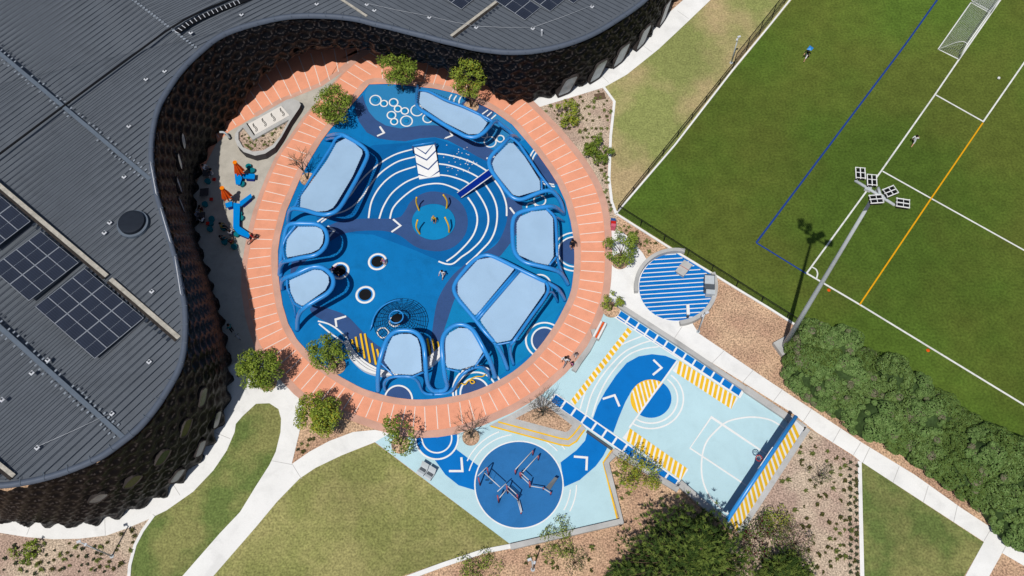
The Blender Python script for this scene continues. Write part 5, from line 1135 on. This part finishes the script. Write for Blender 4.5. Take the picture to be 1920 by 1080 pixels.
# bare trees
def bare_tree(x, y, h, label, seed, n=9, spread=1.0, lean=(0, 0), tips_col=False):
    rnd = random.Random(seed); t = thing('bare_tree', label, 'tree', P(x, y, .05), 0, 'leafless young trees'); mb = MB(); mb.tube([(0, 0, 0), (lean[0]*.3, lean[1]*.3, h*.3)], [.085, .07], 'bark_grey', 7); part(mb, 'trunk', t)
    mb = MB(); st = Vector((lean[0]*.3, lean[1]*.3, h*.3))
    def grow(p, d, l, r_, k):
        e = p+d*l; mb.tube([p, p.lerp(e, .5)+Vector((rnd.gauss(0, .03), rnd.gauss(0, .03), 0)), e], [r_, r_*.8, r_*.55], 'bark_grey' if k > 1 else 'twig', 5 if k > 1 else 3)
        if k > 0:
            for _ in range(3 if k > 1 else 4):
                d2 = (d+Vector((rnd.gauss(0, .45), rnd.gauss(0, .45), rnd.gauss(.05, .25)))).normalized(); grow(p.lerp(e, rnd.uniform(.5, 1)), d2, l*rnd.uniform(.5, .8), r_*.55, k-1)
    for k in range(n):
        a = 2*PI*k/n; d = Vector((math.cos(a)*spread*.5+lean[0]/h, math.sin(a)*spread*.5+lean[1]/h, 1)).normalized(); grow(st, d, h*.34, .045, 3)
    part(mb, 'branches', t)
    mb = MB(); mb.cyl((0, 0, .0), .7, .05, 'mulch', 24); part(mb, 'root_mulch', t)
bare_tree(577, 336, 3.9, 'leafless tree leaning over the left ring beside the long canopy', 41, 5, .6, (-.5, .5))
bare_tree(1017, 779, 3.4, 'wide leafless tree in the mulch triangle beside the court', 42, 9, 1.5)
bare_tree(883, 820, 3.4, 'leafless tree in a round pit on the light blue court', 43, 6, .9)
# hedge of tree-like shrubs
def hedge_crown(seed, R_=2.3, h=3.0):
    rnd = random.Random(seed); mb = MB(); core = MB(); n_ = 14
    vs = []
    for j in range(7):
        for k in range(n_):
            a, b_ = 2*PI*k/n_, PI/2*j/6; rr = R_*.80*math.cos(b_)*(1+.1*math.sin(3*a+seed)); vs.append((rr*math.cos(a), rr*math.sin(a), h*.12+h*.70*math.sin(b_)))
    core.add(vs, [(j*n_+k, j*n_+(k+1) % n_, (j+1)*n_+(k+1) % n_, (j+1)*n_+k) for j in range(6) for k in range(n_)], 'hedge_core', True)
    for k in range(96):
        b_ = math.asin(rnd.uniform(.02, 1)); a = rnd.random()*2*PI; cx, cy, cz = R_*.86*math.cos(b_)*math.cos(a)*(1+.14*math.sin(2*a+seed)), R_*.86*math.cos(b_)*math.sin(a), h*.15+h*.72*math.sin(b_)+rnd.uniform(-.25, .35)
        s_ = rnd.choice((.2, .3, .42, .58))*rnd.uniform(.85, 1.15); mt = (['hedge_a', 'hedge_b', 'hedge_a'], ['hedge_a', 'hedge_c', 'hedge_c'], ['hedge_b', 'hedge_c', 'hedge_a'])[seed % 3] if rnd.random() < (.93, .8, .97)[(seed//2) % 3] else ['twig', 'twig', 'hedge_a']
        for _ in range(int(40+330*s_)):
            d = Vector((rnd.gauss(0, 1), rnd.gauss(0, 1), abs(rnd.gauss(0, 1)))).normalized(); p = Vector((cx, cy, cz))+Vector((d.x*s_, d.y*s_, d.z*s_*.75)); nn = (d+Vector((rnd.gauss(0, .35), rnd.gauss(0, .35), .3))).normalized()
            u = nn.orthogonal().normalized(); a2 = rnd.random()*6.28; v = nn.cross(u); u, v = u*math.cos(a2)+v*math.sin(a2), v*math.cos(a2)-u*math.sin(a2); q = rnd.uniform(.05, .095)
            mb.add([p-u*q, p+v*q*.8, p+u*q, p-v*q*.8], [(0, 1, 2, 3)], mt[int(rnd.random()*3)])
    return mb, core
protos = []
HG = 'hedge shrubs massed between the white path and the field'
top_ = [(1534, 644), (1572, 652), (1618, 684), (1666, 710), (1716, 733), (1768, 770), (1812, 802), (1858, 830), (1910, 866), (1955, 895)]
bot_ = [(1516, 692), (1545, 722), (1592, 752), (1645, 778), (1694, 812), (1746, 838), (1796, 880), (1842, 908), (1888, 946), (1925, 985)]
mid_ = [lerp(a, b, .5) for a, b in zip(top_[:-1], bot_[1:])]
hd = top_+bot_+mid_
for i, (x, y) in enumerate(hd):
    x += random.uniform(-7, 7); y += random.uniform(-6, 6); sc = random.uniform(.68, .95)*(1.12 if i >= 20 else 1); pp = P(x, y, 1.6); pp.z = 0
    scl = (sc*random.uniform(.9, 1.15), sc*random.uniform(.85, 1.1), sc*random.uniform(.9, 1.25))
    if i < 6:
        t = thing('hedge_shrub', 'dense green dome shrub in the long hedge right of the white path', 'shrub', pp, random.random()*6, HG); t.scale = scl
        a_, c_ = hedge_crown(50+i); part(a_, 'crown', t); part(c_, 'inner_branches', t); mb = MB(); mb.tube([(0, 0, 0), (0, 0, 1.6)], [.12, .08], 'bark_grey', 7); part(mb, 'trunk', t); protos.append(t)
    else: dup(protos[random.randrange(6)], pp, random.random()*6, scale=scl)
# conifers
def conifer(x, y, h, R_, label, seed, limbs=150, tufts=13):
    rnd = random.Random(seed); t = thing('conifer', label, 'tree', P(x, y, 0)); mb = MB(); mb.tube([(0, 0, 0), (0, 0, h*.6), (0, 0, h)], [.28, .18, .05], 'bark', 9); part(mb, 'trunk', t)
    mb = MB(); nb = MB()
    for k in range(limbs):
        f = (k+rnd.random())/limbs; z = h*(.12+.85*f); L_ = R_*(1-.62*f-.30*f**4)*rnd.uniform(.8, 1.1); a = k*2.399+rnd.uniform(-.3, .3)
        p0 = Vector((0, 0, z)); e = Vector((math.cos(a)*L_, math.sin(a)*L_, z+L_*.18*rnd.uniform(-.3, 1.3)))
        if f < .5 or k % 2: mb.tube([p0, p0.lerp(e, .5)-Vector((0, 0, .1)), e], [.05, .035, .012], 'bark', 4)
        for j in range(tufts):
            g = .25+.78*(j+rnd.random())/tufts; c_ = p0.lerp(e, min(1, g))+Vector((rnd.gauss(0, .28), rnd.gauss(0, .28), rnd.gauss(0, .14))); m_ = 'pine_b' if rnd.random() < .5 else 'pine_a'
            ax = Vector((math.cos(a)+rnd.gauss(0, .5), math.sin(a)+rnd.gauss(0, .5), .35+rnd.gauss(0, .3))).normalized()
            for q in range(12):
                d = (ax+Vector((rnd.gauss(0, .7), rnd.gauss(0, .7), rnd.gauss(.1, .6)))).normalized(); s_ = d.orthogonal().normalized()*.036; l_ = rnd.uniform(.2, .4)
                nb.add([c_-s_, c_+s_, c_+d*l_], [(0, 1, 2)], m_)
    part(mb, 'limbs', t); part(nb, 'needles', t)
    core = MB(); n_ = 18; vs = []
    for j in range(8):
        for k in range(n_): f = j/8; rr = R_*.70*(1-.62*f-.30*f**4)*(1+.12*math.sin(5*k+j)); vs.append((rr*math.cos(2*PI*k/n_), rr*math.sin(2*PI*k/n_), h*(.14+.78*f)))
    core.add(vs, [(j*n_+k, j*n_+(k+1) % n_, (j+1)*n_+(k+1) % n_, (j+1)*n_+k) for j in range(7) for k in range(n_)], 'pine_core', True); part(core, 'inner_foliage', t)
conifer(1275, 1078, 10.5, 5.3, 'large dark conifer at the bottom edge casting shade on the ball court', 61, 320, 12)
conifer(1465, 1090, 3.6, 2.4, 'smaller dark conifer right of the large one at the bottom edge', 62, 110, 9)
conifer(1175, 1092, 3.2, 1.8, 'low conifer at the left foot of the large one', 63, 80, 8)
shrub(1415, 1010, 2.2, 1.6, .7, 'brown and green open shrub at the foot of the striped slope', ['twig', 'leaf_c', 'leaf_c', 'cloth_maroon'], 64, .08, 22)
shrub(1490, 1020, 2.0, 1.5, .6, 'brown twiggy shrub between the smaller conifer and the planted bed', ['bark', 'twig', 'leaf_c'], 65, .07, 20)
# tufts
def inpoly(x, y, pl):
    c_ = False
    for (x1, y1), (x2, y2) in zip(pl, pl[1:]+pl[:1]):
        if (y1 > y) != (y2 > y) and x < (x2-x1)*(y-y1)/(y2-y1)+x1: c_ = not c_
    return c_
def tuft_mesh(seed, m_, r_=.2, n=18, h=.22):
    rnd = random.Random(seed); mb = MB()
    for k in range(n):
        a = rnd.random()*2*PI; l_ = r_*rnd.uniform(.5, 1.2); d = Vector((math.cos(a), math.sin(a), 0)); s_ = Vector((-d.y, d.x, 0))*.03
        mb.add([s_*.6, -s_*.6, d*l_*.6-s_+Vector((0, 0, h*.8)), d*l_*.6+s_+Vector((0, 0, h*.8)), d*l_+Vector((0, 0, h*.35))], [(0, 1, 2, 3), (3, 2, 4)], m_)
    return mb.build('grass_tuft')
BEDS = [([(1014, 204), (1130, 168), (1148, 192), (1141, 255), (1139, 300), (1120, 300), (1095, 270), (1060, 235)], 62, 'upper bed between the ring and the dry lawn', 'tuft_a'),
 ([(1120, 310), (1139, 300), (1139, 360), (1150, 405), (1142, 395), (1133, 350)], 14, 'narrow bed strip right of the ring', 'tuft_b'),
 ([(1160, 412), (1235, 460), (1215, 475), (1195, 452), (1172, 432)], 12, 'small bed above the striped round floor', 'tuft_c'),
 ([(1515, 812), (1608, 866), (1612, 1078), (1530, 1078), (1480, 930), (1440, 930)], 74, 'bed between the striped slope and the triangle lawn', 'tuft_a'),
 ([(2, 1012), (100, 1018), (205, 1008), (275, 980), (248, 1020), (236, 1075), (5, 1078)], 64, 'bottom left bed below the curved path', 'tuft_b'),
 ([(455, 248), (474, 266), (536, 230), (524, 254), (510, 270), (492, 279), (474, 281), (456, 273), (450, 260)], 26, 'teardrop planter', 'tuft_a'),
 ([(1150, 860), (1175, 870), (1180, 930), (1160, 960)], 8, 'mulch left of the yellow green shrub', 'tuft_c'),
 ([(565, 812), (600, 812), (580, 840), (552, 862)], 6, 'mulch wedge between the white paths', 'tuft_b'),
 ([(970, 1035), (1110, 1000), (1130, 1075), (1000, 1078)], 16, 'mulch below the angled grey wall', 'tuft_c')]
for bi, (pl, n_, desc, m_) in enumerate(BEDS):
    ps = [tuft_mesh(100+bi*3+k, m if k else m_, .17+.04*k) for k, m in enumerate((m_, 'tuft_a', 'tuft_c'))]; placed = []; tries = 0; xs = [p[0] for p in pl]; ys = [p[1] for p in pl]
    while len(placed) < n_ and tries < 6000:
        tries += 1; x, y = random.uniform(min(xs), max(xs)), random.uniform(min(ys), max(ys)); dmin = 7 if 'teardrop' not in desc else 5
        if inpoly(x, y, pl) and all((x-a)**2+(y-b)**2 > dmin*dmin for a, b in placed): placed.append((x, y))
    for k, (x, y) in enumerate(placed):
        o = ps[k] if k < 3 else ps[random.randrange(3)].copy()
        if k >= 3: COL.objects.link(o)
        o.location = P(x, y, .72 if 'teardrop' in desc else 0); o.rotation_euler.z = random.random()*6; s_ = random.uniform(.7, 1.35)*(.8 if 'teardrop' in desc else 1); o.scale = (s_, s_, s_)
        tag(o, 'small grassy tuft growing in the '+desc, 'plant', 'tufts in the '+desc)
ps = tuft_mesh(200, 'tuft_b', .2, 22); first = True
for col_, x in enumerate((1594, 1606)):
    for k in range(17):
        o = ps if first else ps.copy()
        if not first: COL.objects.link(o)
        first = False; o.location = P(x+random.uniform(-1, 1), 868+k*12.8+(6 if col_ else 0), 0); o.rotation_euler.z = random.random()*6; tag(o, 'dark tuft in the double row beside the straight kerb of the triangle lawn', 'plant', 'double row of dark tufts')
# ================================================================== PEOPLE
def person(px, py, yaw, pose, top, bottom, hair, label, h=1.4, z=.05, skin_legs=True, name='person'):
    J = {'hip': (0, 0, .50), 'chest': (0, 0, .72), 'neck': (0, 0, .83), 'head': (0, .01, .91), 'crown': (0, 0, .97)}
    for s_, S_ in ((-1, 'L'), (1, 'R')):
        J['sh'+S_] = (s_*.105, 0, .80); J['el'+S_] = (s_*.15, .02, .65); J['wr'+S_] = (s_*.16, .09, .52)
        J['hj'+S_] = (s_*.055, 0, .49); J['kn'+S_] = (s_*.06, .02, .27); J['an'+S_] = (s_*.06, 0, .035); J['to'+S_] = (s_*.065, .09, .02)
    if pose in ('walk', 'run'):
        k = .16 if pose == 'walk' else .26
        J['knL'] = (-.06, k*.7, .29); J['anL'] = (-.06, k, .05); J['toL'] = (-.06, k+.09, .03); J['knR'] = (.06, -k*.2, .27); J['anR'] = (.06, -k, .09); J['toR'] = (.06, -k+.06, .03)
        J['elL'] = (-.16, -.09, .66); J['wrL'] = (-.15, -.05, .54); J['elR'] = (.16, .08, .66); J['wrR'] = (.12, .2, .62)
    if pose in ('sit', 'ride'):
        for s_, S_ in ((-1, 'L'), (1, 'R')):
            J['kn'+S_] = (s_*.08, .24, .50); J['an'+S_] = (s_*.08, .25, .26); J['to'+S_] = (s_*.08, .34, .25); J['el'+S_] = (s_*.15, .10, .66); J['wr'+S_] = (s_*.1, .24, .64)
    if pose == 'arms': J['elL'] = (-.24, .02, .80); J['wrL'] = (-.36, .04, .84); J['elR'] = (.24, .02, .80); J['wrR'] = (.36, .04, .84)
    names = list(J); idx = {n: i for i, n in enumerate(names)}
    E2 = [('hip', 'chest'), ('chest', 'neck'), ('neck', 'head'), ('head', 'crown')]
    for S_ in 'LR': E2 += [('chest', 'sh'+S_), ('sh'+S_, 'el'+S_), ('el'+S_, 'wr'+S_), ('hip', 'hj'+S_), ('hj'+S_, 'kn'+S_), ('kn'+S_, 'an'+S_), ('an'+S_, 'to'+S_)]
    rad = {'hip': .085, 'chest': .095, 'neck': .035, 'head': .066, 'crown': .05, 'sh': .045, 'el': .03, 'wr': .022, 'hj': .065, 'kn': .042, 'an': .028, 'to': .024}
    vs = [tuple(c_*h for c_ in J[n]) for n in names]; es = [(idx[a], idx[b]) for a, b in E2]
    for S_, s_ in (('L', -1), ('R', 1)):     # five fingers
        w_ = Vector(vs[idx['wr'+S_]]); el = Vector(vs[idx['el'+S_]]); d = (w_-el).normalized(); sd = d.orthogonal().normalized()
        palm = len(vs); vs.append(tuple(w_+d*.045*h)); es.append((idx['wr'+S_], palm)); names.append('pa'+S_)
        for k, (o_, l_) in enumerate(((-.5, .05), (-.17, .06), (.17, .058), (.5, .045))):
            vs.append(tuple(w_+d*(.045+l_)*h+sd*o_*.05*h)); es.append((palm, len(vs)-1)); names.append('fi')
        vs.append(tuple(w_+d*.05*h+sd*.05*h*s_)); es.append((palm, len(vs)-1)); names.append('fi')
    me = bpy.data.meshes.new('body'); me.from_pydata(vs, es, []); ob = bpy.data.objects.new('body', me); COL.objects.link(ob)
    sk = ob.modifiers.new('s', 'SKIN'); 
    for i, n in enumerate(names):
        r_ = rad.get(n, rad.get(n[:2], .010 if n == 'fi' else .02))*h; me.skin_vertices[0].data[i].radius = (r_, r_*(.75 if n in ('hip', 'chest') else 1))
    me.skin_vertices[0].data[0].use_root = True; sb = ob.modifiers.new('b', 'SUBSURF'); sb.levels = 1; sb.render_levels = 1
    dg = bpy.context.evaluated_depsgraph_get(); nm = bpy.data.meshes.new_from_object(ob.evaluated_get(dg)); bpy.data.objects.remove(ob)
    nm.name = 'body'; nm.materials.clear()
    for m_ in ('skin', top, bottom, 'black'): nm.materials.append(M[m_])
    jn = {n: Vector(v) for n, v in zip(names, vs)}
    cls = {'hip': 2, 'chest': 1, 'neck': 0, 'head': 0, 'crown': 0, 'sh': 1, 'el': 1, 'wr': 0, 'hj': 2, 'kn': 0 if skin_legs else 2, 'an': 0 if skin_legs else 2, 'to': 3, 'pa': 0, 'fi': 0}
    for p in nm.polygons:
        c_ = p.center; best = min(((Vector(v)-c_).length, n) for n, v in zip(names, vs)); n = best[1]; k = cls.get(n, cls.get(n[:2], 0))
        if n == 'neck' and c_.z < .8*h: k = 1
        if n[:2] == 'kn' and c_.z > J[n][2]*h: k = 2
        p.material_index = k; p.use_smooth = True
    t = thing(name, label, 'person', P(px, py, z), yaw)
    b_ = bpy.data.objects.new('body', nm); COL.objects.link(b_); b_.parent = t; KIDS.setdefault(t.name, []).append(b_)
    hc = Vector(J['head'])*h; mb = MB(); mb.dome(hc+Vector((0, -.012*h, .005*h)), .078*h, .085*h, hair, 14, 5); mb.dome(hc+Vector((0, -.03*h, -.03*h)), .062*h, .06*h, hair, 12, 4); part(mb, 'hair', t)
    mb = MB()
    for s_ in (-1, 1): mb.dome(hc+Vector((s_*.024*h, .062*h, .005*h)), .009*h, .009*h, 'black', 6, 3)
    part(mb, 'eyes', t); mb = MB(); mb.dome(hc+Vector((0, .068*h, -.02*h)), .01*h, .02*h, 'skin', 6, 3); part(mb, 'nose', t)
    for s_ in (-1, 1): mb = MB(); mb.dome(hc+Vector((s_*.066*h, 0, -.01*h)), .012*h, .022*h, 'skin', 6, 3); part(mb, 'ear', t)
    return t
person(815, 418, 3.0, 'stand', 'cloth_yellow', 'cloth_black', 'hair_fair', 'small child in a yellow top standing in the middle of the spinning disc', 1.25, .12)
person(721, 496, 2.5, 'stand', 'cloth_pink', 'cloth_white', 'hair_fair', 'child in pale clothes at the right rim of a trampoline', 1.15, .06)
person(831, 520, 2.6, 'walk', 'cloth_white', 'cloth_white', 'hair_dark', 'child in white walking across the open blue floor', 1.35)
person(628, 512, .5, 'arms', 'cloth_pink', 'cloth_black', 'hair_dark', 'child in pink and black jumping at the left of the shaded trampoline', 1.25, .1, False)
person(637, 518, 2.0, 'arms', 'cloth_black', 'cloth_maroon', 'hair_dark', 'child in black with arms out on the shaded trampoline', 1.2, .1, False)
person(1073, 466, 3.4, 'stand', 'cloth_black', 'cloth_black', 'hair_dark', 'person in dark clothes standing at the right edge of the play floor', 1.65)
person(1060, 683, 2.4, 'walk', 'cloth_white', 'cloth_grey', 'hair_dark', 'adult in a white top walking on the lower right of the ring', 1.65, .09, False)
person(1079, 670, 2.8, 'walk', 'cloth_grey', 'cloth_white', 'hair_dark', 'small child in grey next to the concrete seat wall on the ring', 1.0, .09)
person(1072, 687, 2.2, 'stand', 'cloth_pink', 'cloth_maroon', 'hair_dark', 'small child in pink beside the adult in a white top', 1.0, .09)
person(1510, 111, 2.4, 'run', 'cloth_black', 'cloth_white', 'hair_dark', 'child in black top and white shorts on the field under a blue kite', 1.45, .01)
person(1710, 271, 5.6, 'run', 'cloth_white', 'cloth_white', 'hair_dark', 'child in white with orange socks running beside the white pitch line', 1.5, .01)
person(628, 805, 1.5, 'stand', 'cloth_white', 'cloth_blue', 'hair_dark', 'person in white and blue beside the bushy tree below the ring', 1.4, .02, False)
person(421, 433, 4.6, 'sit', 'cloth_tan', 'cloth_black', 'hair_dark', 'person in a tan shirt seated left of the long table', 1.5, -.28, False)
person(438, 447, .4, 'sit', 'cloth_white', 'cloth_blue', 'hair_dark', 'person in a white shirt at the lower end of the long table', 1.5, -.28, False)
person(421, 457, 5.2, 'sit', 'cloth_black', 'cloth_teal', 'hair_dark', 'person in black and teal seated furthest left at the table end', 1.5, -.28, False)
person(439, 464, .2, 'sit', 'cloth_maroon', 'cloth_tan', 'hair_dark', 'person in maroon seated lowest at the table end', 1.5, -.28, False)
person(389, 325, 4.5, 'sit', 'cloth_white', 'cloth_grey', 'hair_dark', 'left person in pale clothes at the uppermost shaded table', 1.55, -.28, False)
person(403, 333, 1.9, 'sit', 'cloth_grey', 'cloth_white', 'hair_dark', 'right person in grey at the uppermost shaded table', 1.55, -.28, False)
person(374, 412, 4.6, 'sit', 'cloth_grey', 'cloth_black', 'hair_dark', 'person in grey seated left of the crowded shaded table', 1.55, -.28, False)
person(383, 402, 3.2, 'sit', 'cloth_maroon', 'cloth_tan', 'hair_dark', 'person in maroon seated above the crowded shaded table', 1.55, -.28, False)
person(385, 424, .2, 'sit', 'cloth_white', 'cloth_black', 'hair_dark', 'person in white seated below the crowded shaded table', 1.55, -.28, False)
person(437, 622, 1.0, 'stand', 'cloth_teal', 'cloth_black', 'hair_dark', 'person in teal standing with a scooter in the building shade', 1.6, .02, False)
person(475, 449, 4.9, 'ride', 'cloth_red', 'cloth_maroon', 'hair_fair', 'child in red riding a small red bicycle on the left of the ring', 1.2, .15, False)
mb = MB(); q_ = P(1519, 91, 2.2); mb.add([q_+Vector(v) for v in ((-.35, -.1, 0), (0, .3, .1), (.35, .05, 0), (.05, -.3, .05), (0, 0, .16))], [(0, 3, 4), (3, 2, 4), (2, 1, 4), (1, 0, 4), (0, 1, 2, 3)], 'tube_thin'); tag(mb.build('kite'), 'small blue kite just above the child on the field', 'kite')
def bicycle(x, y, yaw, label, name, col, wr=.26, wb=.75):
    t = thing(name, label, name, P(x, y, .09), yaw)
    for s_ in (-1, 1):
        mb = MB(); mb.tube([(s_*wb/2+wr*math.cos(a), 0, wr+wr*math.sin(a)) for a in [2*PI*k/20 for k in range(20)]], .025, 'black', 6, closed=True)
        for k in range(6): a = PI*k/6; mb.tube([(s_*wb/2-wr*math.cos(a), 0, wr-wr*math.sin(a)), (s_*wb/2+wr*math.cos(a), 0, wr+wr*math.sin(a))], .005, 'alu', 3)
        part(mb, 'wheel', t)
    mb = MB(); A, B_, C_, D_, E0 = (-wb/2, 0, wr), (-.05, 0, wr), (-.12, 0, wr+.3), (wb/2-.12, 0, wr+.38), (wb/2, 0, wr)
    for a, b in ((A, B_), (A, C_), (B_, C_), (B_, D_), (C_, D_), (D_, E0)): mb.tube([a, b], .022, col, 6)
    part(mb, 'frame', t); mb = MB(); mb.tube([(wb/2-.16, -.22, wr+.5), (wb/2-.12, 0, wr+.42), (wb/2-.16, .22, wr+.5)], .018, 'black', 6); part(mb, 'handlebar', t)
    mb = MB(); mb.box((-.14, 0, wr+.36), (.2, .1, .05), 'black'); part(mb, 'saddle', t)
bicycle(476, 452, .75, 'small red bicycle under the child on the left of the ring', 'bicycle', 'red')
def scooter():
    t = thing('scooter', 'kick scooter beside the person in teal in the building shade', 'scooter', P(446, 632, .02), -.8); mb = MB(); mb.box((0, 0, .1), (.6, .12, .04), 'steel'); part(mb, 'deck', t)
    mb = MB(); mb.tube([(.3, 0, .08), (.24, 0, .85)], .02, 'steel', 6); mb.tube([(.24, -.2, .85), (.24, .2, .85)], .02, 'black', 6); part(mb, 'handlebar', t)
    for s_ in (-.34, .36): mb = MB(); mb.tube([(s_+.06*math.cos(a), 0, .06+.06*math.sin(a)) for a in [2*PI*k/12 for k in range(12)]], .018, 'black', 5, closed=True); part(mb, 'wheel', t)
scooter()
